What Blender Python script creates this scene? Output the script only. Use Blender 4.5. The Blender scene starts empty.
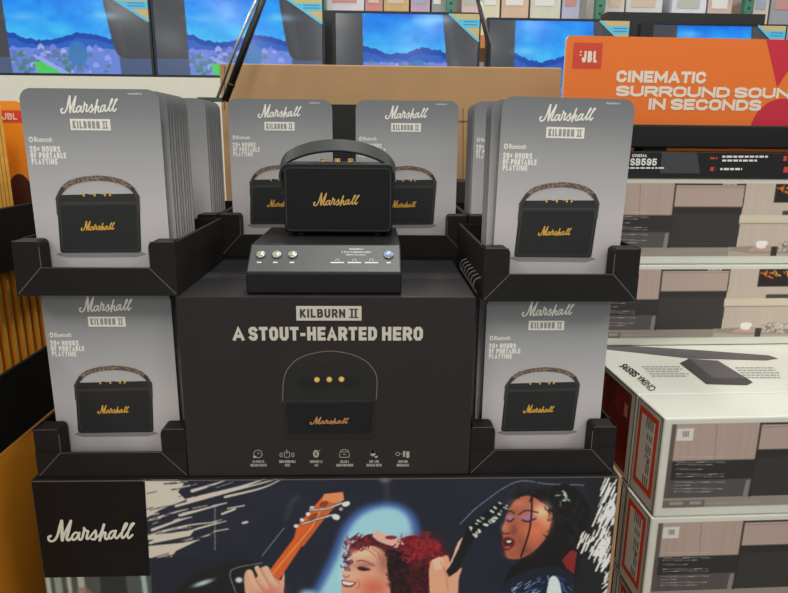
import bpy, math, random
import numpy as np
from mathutils import Vector, Matrix

random.seed(7)
rng = np.random.default_rng(11)
COL = bpy.context.scene.collection

# ------------------------------------------------------------------ camera
F_PX, W_PX, H_PX = 640.0, 788.0, 593.0
PITCH, YAW, ROLL = math.radians(13.75), math.radians(1.9), 0.0092
EYE = Vector((0, 0, 1.5))
ROT = Matrix.Rotation(-YAW, 3, 'Z') @ Matrix.Rotation(math.pi / 2 - PITCH, 3, 'X') @ Matrix.Rotation(ROLL, 3, 'Z')


def ray(px, py):
    return ROT @ Vector(((px - W_PX / 2) / F_PX, (H_PX / 2 - py) / F_PX, -1.0))


def at(px, py, Y):
    d = ray(px, py)
    return EYE + d * (Y / d.y)


def at_z(px, py, Z):
    d = ray(px, py)
    return EYE + d * ((Z - EYE.z) / d.z)


def local_front(M, yl=0.0):
    """photo measurement -> local (x, z) on the plane y = yl of a placed thing"""
    Mi = M.inverted()
    o = Mi @ EYE

    def f(px, py):
        d = Mi.to_3x3() @ ray(px, py)
        p = o + d * ((yl - o.y) / d.y)
        return (p.x, p.z)
    return f


# ------------------------------------------------------------------ colours, materials
def s2l(c):
    c = c / 255.0
    return c / 12.92 if c <= 0.04045 else ((c + 0.055) / 1.055) ** 2.4


def C(r, g, b):
    return (s2l(r), s2l(g), s2l(b), 1.0)


MATS = {}


def mat(key, rgb=(128, 128, 128), rough=0.6, metal=0.0, spec=0.5, noise=0.0, nscale=40.0, emit=None, estr=1.0, coat=0.0, bump=0.0):
    if key in MATS:
        return MATS[key]
    m = bpy.data.materials.new(key)
    m.use_nodes = True
    nt = m.node_tree
    b = nt.nodes['Principled BSDF']
    b.inputs['Base Color'].default_value = C(*rgb)
    b.inputs['Roughness'].default_value = rough
    b.inputs['Metallic'].default_value = metal
    b.inputs['Specular IOR Level'].default_value = spec
    b.inputs['Coat Weight'].default_value = coat
    if emit:
        b.inputs['Emission Color'].default_value = C(*emit)
        b.inputs['Emission Strength'].default_value = estr
    if noise > 0 or bump > 0:
        tc = nt.nodes.new('ShaderNodeTexCoord')
        n = nt.nodes.new('ShaderNodeTexNoise')
        n.inputs['Scale'].default_value = nscale
        n.inputs['Detail'].default_value = 5
        nt.links.new(tc.outputs['Object'], n.inputs['Vector'])
        if noise > 0:
            r = nt.nodes.new('ShaderNodeValToRGB')
            c = C(*rgb)
            r.color_ramp.elements[0].position = 0.3
            r.color_ramp.elements[1].position = 0.7
            r.color_ramp.elements[0].color = tuple(x * (1 - noise) for x in c[:3]) + (1,)
            r.color_ramp.elements[1].color = tuple(min(1, x * (1 + noise)) for x in c[:3]) + (1,)
            nt.links.new(n.outputs['Fac'], r.inputs['Fac'])
            nt.links.new(r.outputs['Color'], b.inputs['Base Color'])
        if bump > 0:
            bp = nt.nodes.new('ShaderNodeBump')
            bp.inputs['Strength'].default_value = bump
            bp.inputs['Distance'].default_value = 0.002
            nt.links.new(n.outputs['Fac'], bp.inputs['Height'])
            nt.links.new(bp.outputs['Normal'], b.inputs['Normal'])
    MATS[key] = m
    return m


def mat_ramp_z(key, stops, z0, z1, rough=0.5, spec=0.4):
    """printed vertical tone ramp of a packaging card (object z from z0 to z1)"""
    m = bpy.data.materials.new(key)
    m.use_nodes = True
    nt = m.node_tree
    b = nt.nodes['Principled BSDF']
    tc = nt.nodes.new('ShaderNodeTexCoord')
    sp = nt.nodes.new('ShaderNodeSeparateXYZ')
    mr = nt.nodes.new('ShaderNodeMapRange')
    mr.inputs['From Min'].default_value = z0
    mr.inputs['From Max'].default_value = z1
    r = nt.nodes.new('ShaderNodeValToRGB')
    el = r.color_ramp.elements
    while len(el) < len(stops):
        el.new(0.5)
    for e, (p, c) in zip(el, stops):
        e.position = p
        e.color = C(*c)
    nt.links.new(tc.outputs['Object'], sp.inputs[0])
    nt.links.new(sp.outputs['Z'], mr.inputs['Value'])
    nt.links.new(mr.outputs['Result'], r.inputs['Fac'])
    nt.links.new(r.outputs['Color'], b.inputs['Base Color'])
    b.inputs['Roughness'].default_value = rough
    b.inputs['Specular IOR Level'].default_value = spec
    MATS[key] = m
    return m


def mat_print(key, rough=0.5, spec=0.4, emit=0.0):
    """ink colours stored on the printed sheet's mesh"""
    if key in MATS:
        return MATS[key]
    m = bpy.data.materials.new(key)
    m.use_nodes = True
    nt = m.node_tree
    b = nt.nodes['Principled BSDF']
    a = nt.nodes.new('ShaderNodeVertexColor')
    a.layer_name = 'ink'
    b.inputs['Roughness'].default_value = rough
    b.inputs['Specular IOR Level'].default_value = spec
    if emit > 0:
        b.inputs['Base Color'].default_value = C(8, 8, 9)
        nt.links.new(a.outputs['Color'], b.inputs['Emission Color'])
        b.inputs['Emission Strength'].default_value = emit
    else:
        nt.links.new(a.outputs['Color'], b.inputs['Base Color'])
    MATS[key] = m
    return m


def mat_grille(key, rgb_a, rgb_b, scale):
    m = bpy.data.materials.new(key)
    m.use_nodes = True
    nt = m.node_tree
    b = nt.nodes['Principled BSDF']
    tc = nt.nodes.new('ShaderNodeTexCoord')
    ck = nt.nodes.new('ShaderNodeTexChecker')
    ck.inputs['Scale'].default_value = scale
    ck.inputs['Color1'].default_value = C(*rgb_a)
    ck.inputs['Color2'].default_value = C(*rgb_b)
    nt.links.new(tc.outputs['Object'], ck.inputs['Vector'])
    nt.links.new(ck.outputs['Color'], b.inputs['Base Color'])
    b.inputs['Roughness'].default_value = 0.7
    b.inputs['Specular IOR Level'].default_value = 0.3
    MATS[key] = m
    return m


def mat_strap(key):
    """brown woven printed strap"""
    m = bpy.data.materials.new(key)
    m.use_nodes = True
    nt = m.node_tree
    b = nt.nodes['Principled BSDF']
    tc = nt.nodes.new('ShaderNodeTexCoord')
    n = nt.nodes.new('ShaderNodeTexNoise')
    n.inputs['Scale'].default_value = 260
    r = nt.nodes.new('ShaderNodeValToRGB')
    r.color_ramp.elements[0].position = 0.38
    r.color_ramp.elements[0].color = C(84, 68, 58)
    r.color_ramp.elements[1].position = 0.62
    r.color_ramp.elements[1].color = C(150, 128, 110)
    nt.links.new(tc.outputs['Object'], n.inputs['Vector'])
    nt.links.new(n.outputs['Fac'], r.inputs['Fac'])
    nt.links.new(r.outputs['Color'], b.inputs['Base Color'])
    b.inputs['Roughness'].default_value = 0.6
    MATS[key] = m
    return m


# ------------------------------------------------------------------ mesh building
TEXT_CACHE = {}


def text_geo(s, weight):
    k = (s, weight)
    if k not in TEXT_CACHE:
        cu = bpy.data.curves.new('lettering', 'FONT')
        cu.body = s
        cu.offset = weight
        cu.resolution_u = 3
        o = bpy.data.objects.new('lettering', cu)
        COL.objects.link(o)
        dg = bpy.context.evaluated_depsgraph_get()
        dg.update()
        me = bpy.data.meshes.new_from_object(o.evaluated_get(dg))
        vs = np.array([v.co[:2] for v in me.vertices])
        fs = [tuple(p.vertices) for p in me.polygons]
        lo, hi = vs.min(0), vs.max(0)
        vs = (vs - lo) / (hi - lo)
        TEXT_CACHE[k] = (vs, fs)
        bpy.data.objects.remove(o)
        bpy.data.curves.remove(cu)
        bpy.data.meshes.remove(me)
    return TEXT_CACHE[k]


def smooth_path(pts, n=6):
    """Catmull-Rom through 2-D or 3-D points"""
    P = [np.array(p, float) for p in pts]
    if len(P) < 3:
        return P
    P = [2 * P[0] - P[1]] + P + [2 * P[-1] - P[-2]]
    out = []
    for i in range(1, len(P) - 2):
        a, b, c, d = P[i - 1:i + 3]
        for k in range(n):
            t = k / n
            out.append(0.5 * (2 * b + (c - a) * t + (2 * a - 5 * b + 4 * c - d) * t * t + (3 * b - a - 3 * c + d) * t ** 3))
    out.append(P[-2])
    return out


def rounded(x0, x1, z0, z1, rs, n=6):
    """rounded rectangle outline, rs = radii (bottom-left, bottom-right, top-right, top-left), counter-clockwise"""
    out = []
    for (cx, cz, r, a0) in ((x0 + rs[0], z0 + rs[0], rs[0], 180), (x1 - rs[1], z0 + rs[1], rs[1], 270),
                            (x1 - rs[2], z1 - rs[2], rs[2], 0), (x0 + rs[3], z1 - rs[3], rs[3], 90)):
        if r <= 0:
            out.append((cx, cz))
            continue
        for k in range(n + 1):
            a = math.radians(a0 + 90 * k / n)
            out.append((cx + r * math.cos(a), cz + r * math.sin(a)))
    return out


def circle(cx, cz, r, n=20, rz=None):
    rz = rz or r
    return [(cx + r * math.cos(2 * math.pi * k / n), cz + rz * math.sin(2 * math.pi * k / n)) for k in range(n)]


# strokes of the slanted script wordmark, in a unit box
SCRIPT = [
    ([(100, 198), (82, 208), (88, 232), (122, 228), (152, 190), (172, 140), (192, 98)], 17),
    ([(192, 98), (186, 160), (179, 228)], 22),
    ([(180, 226), (212, 168), (258, 98)], 15),
    ([(258, 98), (232, 170), (214, 212), (222, 228), (242, 218)], 19),
    ([(302, 180), (278, 178), (253, 204), (258, 226), (282, 216), (306, 182)], 15),
    ([(310, 178), (299, 212), (310, 226), (328, 208), (350, 150)], 16),
    ([(346, 146), (360, 166), (374, 168), (362, 198), (358, 220), (376, 216)], 16),
    ([(376, 216), (404, 186), (428, 164)], 14),
    ([(428, 164), (428, 196), (416, 222), (394, 222)], 17),
    ([(420, 216), (452, 196), (482, 150)], 13),
    ([(494, 124), (472, 178), (450, 232)], 18),
    ([(456, 218), (482, 182), (500, 180), (490, 208), (500, 224), (522, 206)], 15),
    ([(570, 168), (544, 172), (522, 196), (522, 216), (542, 214), (572, 172)], 15),
    ([(576, 166), (563, 202), (574, 218), (594, 202), (640, 152), (662, 120), (646, 124), (616, 188), (617, 216), (640, 202)], 15),
    ([(640, 202), (690, 142), (712, 118), (692, 126), (659, 188), (662, 218), (692, 196)], 15),
]


_P = [(0, 0), (0, 1), (.72, 1), (1, .86), (1, .58), (.72, .44), (0, .44)]
_O = [(.28, 0), (.72, 0), (1, .2), (1, .8), (.72, 1), (.28, 1), (0, .8), (0, .2), (.28, 0)]
_C = [(.97, .80), (.74, 1), (.28, 1), (0, .8), (0, .2), (.28, 0), (.74, 0), (.97, .20)]
GLYPH = {
    'A': [[(0, 0), (.5, 1), (1, 0)], [(.27, .26), (.73, .26)]],
    'B': [[(0, .53), (.68, .53), (.94, .66), (.94, .87), (.68, 1), (0, 1), (0, 0), (.72, 0), (1, .14), (1, .39), (.68, .53)]],
    'C': [_C],
    'D': [[(0, 0), (0, 1), (.66, 1), (1, .76), (1, .24), (.66, 0), (0, 0)]],
    'E': [[(1, 1), (0, 1), (0, 0), (1, 0)], [(0, .5), (.88, .5)]],
    'F': [[(1, 1), (0, 1), (0, 0)], [(0, .5), (.85, .5)]],
    'G': [_C[:-1] + [(1, .2), (1, .46), (.6, .46)]],
    'H': [[(0, 0), (0, 1)], [(1, 0), (1, 1)], [(.05, .5), (.95, .5)]],
    'I': [[(.5, 0), (.5, 1)]],
    'J': [[(1, 1), (1, .2), (.72, 0), (.28, 0), (0, .2), (0, .3)]],
    'K': [[(0, 0), (0, 1)], [(.95, 1), (.05, .42)], [(.35, .56), (1, 0)]],
    'L': [[(0, 1), (0, 0), (1, 0)]],
    'M': [[(0, 0), (0, 1)], [(1, 0), (1, 1)], [(.04, .94), (.5, .22), (.96, .94)]],
    'N': [[(0, 0), (0, 1)], [(1, 0), (1, 1)], [(.04, .92), (.96, .08)]],
    'O': [_O],
    'P': [_P],
    'R': [_P, [(.55, .44), (1, 0)]],
    'S': [[(.96, .87), (.74, 1), (.26, 1), (0, .86), (0, .66), (.26, .53), (.74, .47), (1, .34), (1, .14), (.74, 0), (.26, 0), (.04, .13)]],
    'T': [[(0, 1), (1, 1)], [(.5, .9), (.5, 0)]],
    'U': [[(0, 1), (0, .2), (.28, 0), (.72, 0), (1, .2), (1, 1)]],
    'W': [[(0, 1), (.25, 0), (.5, .8), (.75, 0), (1, 1)]],
    'V': [[(0, 1), (.5, 0), (1, 1)]],
    'X': [[(0, 0), (1, 1)], [(0, 1), (1, 0)]],
    'Y': [[(0, 1), (.5, .45), (1, 1)], [(.5, .5), (.5, 0)]],
    '0': [_O],
    '2': [[(0, .72), (0, .82), (.28, 1), (.72, 1), (1, .82), (1, .62), (0, 0), (1, 0)]],
    '5': [[(.95, 1), (.05, 1), (.02, .5), (.3, .62), (.72, .62), (1, .46), (1, .17), (.72, 0), (.28, 0), (0, .17)]],
    '9': [[(1, .6), (.72, .42), (.28, .42), (0, .58), (0, .84), (.28, 1), (.72, 1), (1, .84), (1, .18), (.72, 0), (.28, 0), (0, .15)]],
    '+': [[(0, .5), (1, .5)], [(.5, .2), (.5, .8)]],
    '-': [[(.1, .42), (.9, .42)]],
    '&': [[(1, 0), (.1, .8), (.3, 1), (.6, .85), (0, .3), (.3, 0), (.9, .4)]],
    '.': [[(0, 0), (0, .02)]],
}
GLYPH_W = {'W': 1.4, 'I': 0, 'M': 1.28, 'N': 1.06, '-': .62, '+': .8, 'L': .86, 'E': .9, 'F': .86, 'T': .96, 'A': 1.1, '.': .4}


class MB:
    def __init__(self):
        self.v, self.f, self.m, self.s, self.mats = [], [], [], [], []

    def mi(self, m):
        if m not in self.mats:
            self.mats.append(m)
        return self.mats.index(m)

    def face(self, idx, m, smooth=False):
        self.f.append(tuple(idx))
        self.m.append(self.mi(m))
        self.s.append(smooth)

    def add(self, pts):
        n = len(self.v)
        self.v.extend(tuple(map(float, p)) for p in pts)
        return n

    def poly3(self, pts, m):
        n = self.add(pts)
        self.face(range(n, n + len(pts)), m)

    def box(self, x0, x1, y0, y1, z0, z1, m, top=None, front=None):
        n = self.add([(x, y, z) for z in (z0, z1) for y in (y0, y1) for x in (x0, x1)])
        for k, q in enumerate(((0, 2, 3, 1), (4, 5, 7, 6), (0, 1, 5, 4), (2, 6, 7, 3), (0, 4, 6, 2), (1, 3, 7, 5))):
            mm = top if (k == 1 and top) else front if (k == 2 and front) else m
            self.face([n + i for i in q], mm)

    def prism_y(self, out, y0, y1, m, back=None, side=None):
        """outline (x, z), counter-clockwise seen from the front; y0 is the front"""
        k = len(out)
        a = self.add([(x, y0, z) for x, z in out])
        b = self.add([(x, y1, z) for x, z in out])
        self.face([a + i for i in range(k)], m)
        self.face([b + i for i in reversed(range(k))], back or m)
        for i in range(k):
            j = (i + 1) % k
            self.face((a + i, b + i, b + j, a + j), side or m)

    def prism_x(self, out, x0, x1, m):
        """outline (y, z), counter-clockwise seen from +x"""
        k = len(out)
        a = self.add([(x1, y, z) for y, z in out])
        b = self.add([(x0, y, z) for y, z in out])
        self.face([a + i for i in range(k)], m)
        self.face([b + i for i in reversed(range(k))], m)
        for i in range(k):
            j = (i + 1) % k
            self.face((a + i, b + i, b + j, a + j), m)

    def lathe(self, c, axis, prof, m, n=20):
        """prof: (radius, distance along axis)"""
        ax = Vector(axis).normalized()
        u = ax.orthogonal().normalized()
        w = ax.cross(u)
        c = Vector(c)
        rows = []
        for r, d in prof:
            rows.append(self.add([c + ax * d + (u * math.cos(2 * math.pi * k / n) + w * math.sin(2 * math.pi * k / n)) * r for k in range(n)]))
        for a, b in zip(rows, rows[1:]):
            for k in range(n):
                j = (k + 1) % n
                self.face((a + k, a + j, b + j, b + k), m, True)
        self.face([rows[0] + k for k in reversed(range(n))], m)
        self.face([rows[-1] + k for k in range(n)], m)

    def tube(self, pts, r, m, n=10):
        P = [Vector(p) for p in pts]
        rows = []
        for i, p in enumerate(P):
            t = (P[min(i + 1, len(P) - 1)] - P[max(i - 1, 0)]).normalized()
            u = t.cross(Vector((0, 1, 0.01))).normalized()
            w = t.cross(u)
            rows.append(self.add([p + (u * math.cos(2 * math.pi * k / n) + w * math.sin(2 * math.pi * k / n)) * r for k in range(n)]))
        for a, b in zip(rows, rows[1:]):
            for k in range(n):
                j = (k + 1) % n
                self.face((a + k, b + k, b + j, a + j), m, True)
        self.face([rows[0] + k for k in range(n)], m)
        self.face([rows[-1] + k for k in reversed(range(n))], m)

    # ---- flat ink, drawn on a plane: fr(x, z, lift) -> 3-D point
    def ink(self, fr, pts, m, lift):
        n = self.add([fr(x, z, lift) for x, z in pts])
        self.face(range(n, n + len(pts)), m)

    def line(self, fr, pts, w, m, lift, caps=True, mitre=False, rise=0.0):
        P = [np.array(p, float) for p in pts]
        closed = mitre and np.linalg.norm(P[0] - P[-1]) < 1e-9
        L, R = [], []
        n = len(P)
        for i, p in enumerate(P):
            if mitre:
                u = P[i] - P[i - 1] if i else (P[0] - P[-2] if closed else P[1] - P[0])
                v = P[i + 1] - P[i] if i < n - 1 else (P[1] - P[0] if closed else P[-1] - P[-2])
                u, v = u / (np.linalg.norm(u) + 1e-12), v / (np.linalg.norm(v) + 1e-12)
                t = u + v
                t = t / (np.linalg.norm(t) + 1e-9)
                k = min(1.6, 1 / max(.3, t @ u))
            else:
                t = P[min(i + 1, n - 1)] - P[max(i - 1, 0)]
                t = t / (np.linalg.norm(t) + 1e-9)
                k = 1
            nn = np.array((-t[1], t[0])) * w / 2 * k
            L.append(p + nn)
            R.append(p - nn)
        a = self.add([fr(x, z, lift + rise * i) for i, (x, z) in enumerate(L)])
        b = self.add([fr(x, z, lift + rise * i) for i, (x, z) in enumerate(R)])
        for i in range(len(P) - 1):
            self.face((b + i, b + i + 1, a + i + 1, a + i), m)
        if caps:
            for p in (P[0], P[-1]):
                self.ink(fr, circle(p[0], p[1], w / 2, 8), m, lift)

    def text(self, fr, s, x0, x1, z0, z1, m, lift, weight=0.012):
        vs, fs = text_geo(s, weight)
        n = self.add([fr(x0 + (x1 - x0) * a, z0 + (z1 - z0) * b, lift) for a, b in vs])
        for f in fs:
            self.face([n + i for i in f], m)

    def script(self, fr, x0, x1, z0, z1, m, lift, fat=1.0):
        sx, sz = (x1 - x0) / 640.0, (z1 - z0) / 146.0
        for k, (pts, w) in enumerate(SCRIPT):
            P = smooth_path([(x0 + (x - 76) * sx, z0 + (238 - z) * sz) for x, z in pts], 5)
            self.line(fr, P, w * sx * fat, m, lift + 0.00003 * k, True, False, 0.000012)

    def block(self, fr, s, x0, x1, z0, z1, m, lift, sw=.22, gap=.10, space=.42):
        """heavy sans capitals drawn as mitred strokes, fitted to the box; sw = stroke / height"""
        H = z1 - z0
        st = H * sw
        g = H * gap
        k = [GLYPH_W.get(c, 1.0) for c in s if c != ' ']
        nI = sum(1 for c in s if c == 'I')
        fixed = nI * st + g * (len(s) - 1 - 2 * s.count(' ')) + space * H * s.count(' ')
        wu = (x1 - x0 - fixed) / max(.1, sum(k))
        x = x0
        for i, c in enumerate(s):
            if c == ' ':
                x += space * H
                continue
            cw = st if c == 'I' else GLYPH_W.get(c, 1.0) * wu
            for j, stroke in enumerate(GLYPH[c]):
                pts = [(x + st / 2 + (cw - st) * a, z0 + st / 2 + (H - st) * b) for a, b in stroke]
                ext = []
                for e, q in ((0, 1), (-1, -2)):
                    d = np.array(pts[e]) - np.array(pts[q])
                    ext.append(np.array(pts[e]) + d / (np.linalg.norm(d) + 1e-9) * st / 2)
                if stroke[0] != stroke[-1]:
                    pts[0], pts[-1] = tuple(ext[0]), tuple(ext[1])
                self.line(fr, pts, st, m, lift + .0001 * j, False, True, .000012)
            x += cw + (g if i + 1 < len(s) and s[i + 1] != ' ' else 0)

    def build(self, name, parent=None, loc=(0, 0, 0), bevel=0.0, seg=2, mesh=None):
        me = mesh or bpy.data.meshes.new(name)
        if mesh is None:
            me.from_pydata(self.v, [], self.f)
            for m in self.mats:
                me.materials.append(m)
            me.polygons.foreach_set('material_index', self.m)
            me.polygons.foreach_set('use_smooth', self.s)
            me.update()
        o = bpy.data.objects.new(name, me)
        COL.objects.link(o)
        o.location = loc
        if parent:
            o.parent = parent
        if bevel:
            b = o.modifiers.new('soft_edge', 'BEVEL')
            b.width = bevel
            b.segments = seg
            b.limit_method = 'ANGLE'
            b.harden_normals = False
        return o


def flat(y=0.0):
    """front plane facing -y"""
    return lambda x, z, lift: (x, y - lift, z)


def tag(o, label=None, cat=None, group=None, kind=None):
    for k, v in (('label', label), ('category', cat), ('group', group), ('kind', kind)):
        if v:
            o[k] = v
    return o


def thing(name, loc, label, cat, group=None, rz=0.0):
    o = bpy.data.objects.new(name, None)
    o.empty_display_size = 0.05
    COL.objects.link(o)
    o.location = loc
    o.rotation_euler = (0, 0, rz)
    return tag(o, label, cat, group)


def matrix_of(loc, rz=0.0):
    return Matrix.Translation(Vector(loc)) @ Matrix.Rotation(rz, 4, 'Z')


def copy_tree(o, parent=None):
    c = o.copy()
    COL.objects.link(c)
    if parent:
        c.parent = parent
    for ch in list(o.children):
        copy_tree(ch, c)
    return c


# ------------------------------------------------------------------ printed pictures (ink colours per vertex)
def vnoise(X, Y, seed=0, octaves=4):
    tot, amp, out = 0, 1.0, np.zeros_like(X)
    for o in range(octaves):
        r = np.random.default_rng(seed * 31 + o)
        g = r.random((64, 64))
        xi, yi = np.floor(X).astype(int), np.floor(Y).astype(int)
        fx, fy = X - xi, Y - yi
        fx, fy = fx * fx * (3 - 2 * fx), fy * fy * (3 - 2 * fy)
        a, b = g[yi % 64, xi % 64], g[yi % 64, (xi + 1) % 64]
        c, d = g[(yi + 1) % 64, xi % 64], g[(yi + 1) % 64, (xi + 1) % 64]
        out += amp * ((a * (1 - fx) + b * fx) * (1 - fy) + (c * (1 - fx) + d * fx) * fy)
        tot += amp
        amp *= 0.5
        X, Y = X * 2, Y * 2
    return out / tot


class Picture:
    def __init__(self, x0, x1, z0, z1, step, base, ss=2):
        self.b = (x0, x1, z0, z1)
        self.nx = max(2, int((x1 - x0) / step)) + 1
        self.nz = max(2, int((z1 - z0) / step)) + 1
        self.ss = ss
        st_x, st_z = (x1 - x0) / (self.nx - 1), (z1 - z0) / (self.nz - 1)
        off = (np.arange(ss) + 0.5) / ss - 0.5
        gx = (x0 + st_x * (np.arange(self.nx)[:, None] + off[None, :])).ravel()
        gz = (z0 + st_z * (np.arange(self.nz)[:, None] + off[None, :])).ravel()
        self.gx, self.gz = gx, gz
        self.X, self.Z = np.meshgrid(gx, gz)
        self.a = np.zeros(self.X.shape + (3,))
        self.a[:] = base

    def _win(self, x0, x1, z0, z1):
        i0, i1 = np.searchsorted(self.gx, (x0, x1))
        j0, j1 = np.searchsorted(self.gz, (z0, z1))
        return slice(j0, j1), slice(i0, i1)

    def blend(self, sl, mask, col, alpha=1.0):
        a = (mask * alpha)[..., None]
        self.a[sl] = self.a[sl] * (1 - a) + np.array(col, float) * a

    def poly(self, pts, col, alpha=1.0, tex=None):
        P = np.array(pts, float)
        sl = self._win(P[:, 0].min(), P[:, 0].max(), P[:, 1].min(), P[:, 1].max())
        X, Z = self.X[sl], self.Z[sl]
        ins = np.zeros(X.shape, bool)
        for (x1, z1), (x2, z2) in zip(P, np.roll(P, -1, 0)):
            if z1 == z2:
                continue
            ins ^= ((z1 > Z) != (z2 > Z)) & (X < (x2 - x1) * (Z - z1) / (z2 - z1) + x1)
        self.blend(sl, ins.astype(float), col, alpha)

    def curve(self, pts, col, alpha=1.0):
        self.poly(smooth_path(list(pts) + [pts[0]], 5), col, alpha)

    def stroke(self, pts, w, col, alpha=1.0, w2=None):
        P = [np.array(p, float) for p in pts]
        n = len(P) - 1
        for i, (p, q) in enumerate(zip(P, P[1:])):
            ra = w / 2 if w2 is None else (w + (w2 - w) * i / n) / 2
            sl = self._win(min(p[0], q[0]) - ra, max(p[0], q[0]) + ra, min(p[1], q[1]) - ra, max(p[1], q[1]) + ra)
            X, Z = self.X[sl], self.Z[sl]
            d = q - p
            t = np.clip(((X - p[0]) * d[0] + (Z - p[1]) * d[1]) / (d @ d + 1e-12), 0, 1)
            D = np.hypot(X - p[0] - t * d[0], Z - p[1] - t * d[1])
            self.blend(sl, (D < ra).astype(float), col, alpha)

    def glow(self, cx, cz, rx, rz, col, alpha=1.0, hard=2.0, ang=0.0):
        R = max(rx, rz) * 2.2
        sl = self._win(cx - R, cx + R, cz - R, cz + R)
        X, Z = self.X[sl] - cx, self.Z[sl] - cz
        ca, sa = math.cos(ang), math.sin(ang)
        X, Z = X * ca + Z * sa, -X * sa + Z * ca
        d = np.sqrt((X / rx) ** 2 + (Z / rz) ** 2)
        self.blend(sl, np.exp(-d ** hard * 0.7), col, alpha)

    def ellipse(self, cx, cz, rx, rz, col, alpha=1.0, ang=0.0):
        ca, sa = math.cos(ang), math.sin(ang)
        self.poly([(cx + x * ca - z * sa, cz + x * sa + z * ca) for x, z in circle(0, 0, rx, 24, rz)], col, alpha)

    def blur(self, r, sl=None, times=2):
        sl = sl or np.s_[:, :]
        A = self.a[sl]
        for _ in range(times):
            for ax in (0, 1):
                pad = [(0, 0)] * 3
                pad[ax] = (r + 1, r)
                c = np.cumsum(np.pad(A, pad, 'edge'), ax)
                n = A.shape[ax]
                hi, lo = [slice(None)] * 3, [slice(None)] * 3
                hi[ax], lo[ax] = slice(2 * r + 1, 2 * r + 1 + n), slice(0, n)
                A = (c[tuple(hi)] - c[tuple(lo)]) / (2 * r + 1)
        self.a[sl] = A

    def mesh(self, name, m, y=0.0, gain=1.0):
        ss = self.ss
        a = self.a.reshape(self.nz, ss, self.nx, ss, 3).mean((1, 3))
        a = np.clip(a, 0, 255) / 255
        lin = np.where(a <= 0.04045, a / 12.92, ((a + 0.055) / 1.055) ** 2.4)
        lin = np.clip(lin * gain, 0, .88)
        x0, x1, z0, z1 = self.b
        xs, zs = np.linspace(x0, x1, self.nx), np.linspace(z0, z1, self.nz)
        XX, ZZ = np.meshgrid(xs, zs)
        v = np.stack([XX, np.full_like(XX, y), ZZ], -1).reshape(-1, 3)
        k = np.arange(self.nz * self.nx).reshape(self.nz, self.nx)
        f = np.stack([k[:-1, :-1], k[:-1, 1:], k[1:, 1:], k[1:, :-1]], -1).reshape(-1, 4)
        me = bpy.data.meshes.new(name)
        me.from_pydata(v.tolist(), [], f.tolist())
        at_ = me.color_attributes.new('ink', 'FLOAT_COLOR', 'POINT')
        rgba = np.concatenate([lin.reshape(-1, 3), np.ones((len(v), 1))], 1).astype(np.float32)
        at_.data.foreach_set('color', rgba.ravel())
        me.materials.append(m)
        me.update()
        return me


def place(me, name, parent, loc=(0, 0, 0)):
    o = bpy.data.objects.new(name, me)
    COL.objects.link(o)
    o.parent = parent
    o.location = loc
    return o


# ------------------------------------------------------------------ shared materials
BLACK = mat('black_card', (31, 29, 28), 0.6, noise=0.12, nscale=14, spec=0.2)
BLACK_IN = mat('black_card_inside', (24, 22, 22), 0.7, spec=.2, noise=0.1, nscale=20)
FOLD = mat('worn_fold_line', (98, 92, 86), 0.8)
CARD_EDGE = mat('card_cut_edge', (98, 93, 88), 0.8, noise=0.2, nscale=60)
CARD_BACK = mat('card_back', (70, 68, 70), 0.6, noise=0.05)
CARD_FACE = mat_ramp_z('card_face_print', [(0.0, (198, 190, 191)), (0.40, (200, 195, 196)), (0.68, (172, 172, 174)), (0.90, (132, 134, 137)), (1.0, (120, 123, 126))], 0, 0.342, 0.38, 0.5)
CREAM = mat('cream_ink', (246, 244, 234), 0.6)
BADGE_INK = mat('badge_ink', (158, 155, 149), 0.6)
INK_DARK = mat('dark_ink', (58, 55, 55), 0.6)
GOLD_INK = mat('gold_ink', (226, 172, 62), 0.5)
PIC_BODY = mat('pictured_black_body', (36, 36, 37), 0.5)
PIC_GRILLE = mat_grille('pictured_grille', (46, 46, 47), (37, 37, 38), 900)
PIC_EDGE = mat('pictured_rim', (60, 60, 62), 0.5)
PIC_STRAP = mat_strap('pictured_woven_strap')
PIC_STRAP_END = mat('pictured_strap_end', (58, 54, 52), 0.5)
PIC_SHADOW = mat('pictured_soft_tone', (140, 136, 138), 0.5)
BROWN = mat('brown_cardboard', (178, 142, 100), 0.85, noise=0.05, nscale=6)
KRAFT = mat('kraft_cut_edge', (160, 128, 92), 0.9, noise=0.15, nscale=50)
BRASS = mat('brass', (228, 190, 112), 0.35, metal=.45)
WHITE_BOX = mat('white_coated_card', (217, 218, 206), 0.35, noise=0.03, nscale=9, coat=0.25)
ORANGE = mat('orange_card', (240, 152, 34), 0.5, noise=0.05, nscale=10)
ORANGE_EDGE = mat('orange_card_edge', (246, 184, 78), 0.6, noise=0.12, nscale=40)

# ------------------------------------------------------------------ heights measured on the display
Z_BASE = 0.884            # top of the printed base carton
TRAY_H, LIP_H, TRAY_W, TRAY_D = 0.095, 0.050, 0.277, 0.345
CARD_W, CARD_H, CARD_T = 0.232, 0.342, 0.004
Z_UP = Z_BASE + 0.348     # underside of the upper trays
Y0 = 1.10

# ---------------------------------------------------------------- setting
fl = MB()
fl.box(-5, 6, -3, 8.0, -0.05, 0, mat('polished_concrete', (120, 118, 112), 0.35, noise=0.12, nscale=3))
tag(fl.build('floor'), kind='structure')
wb = MB()
wb.box(-5, 6, 8.0, 8.1, 0, 7, mat('painted_block_wall', (150, 150, 146), 0.9, noise=0.06, nscale=4))
tag(wb.build('wall_back'), kind='structure')

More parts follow.
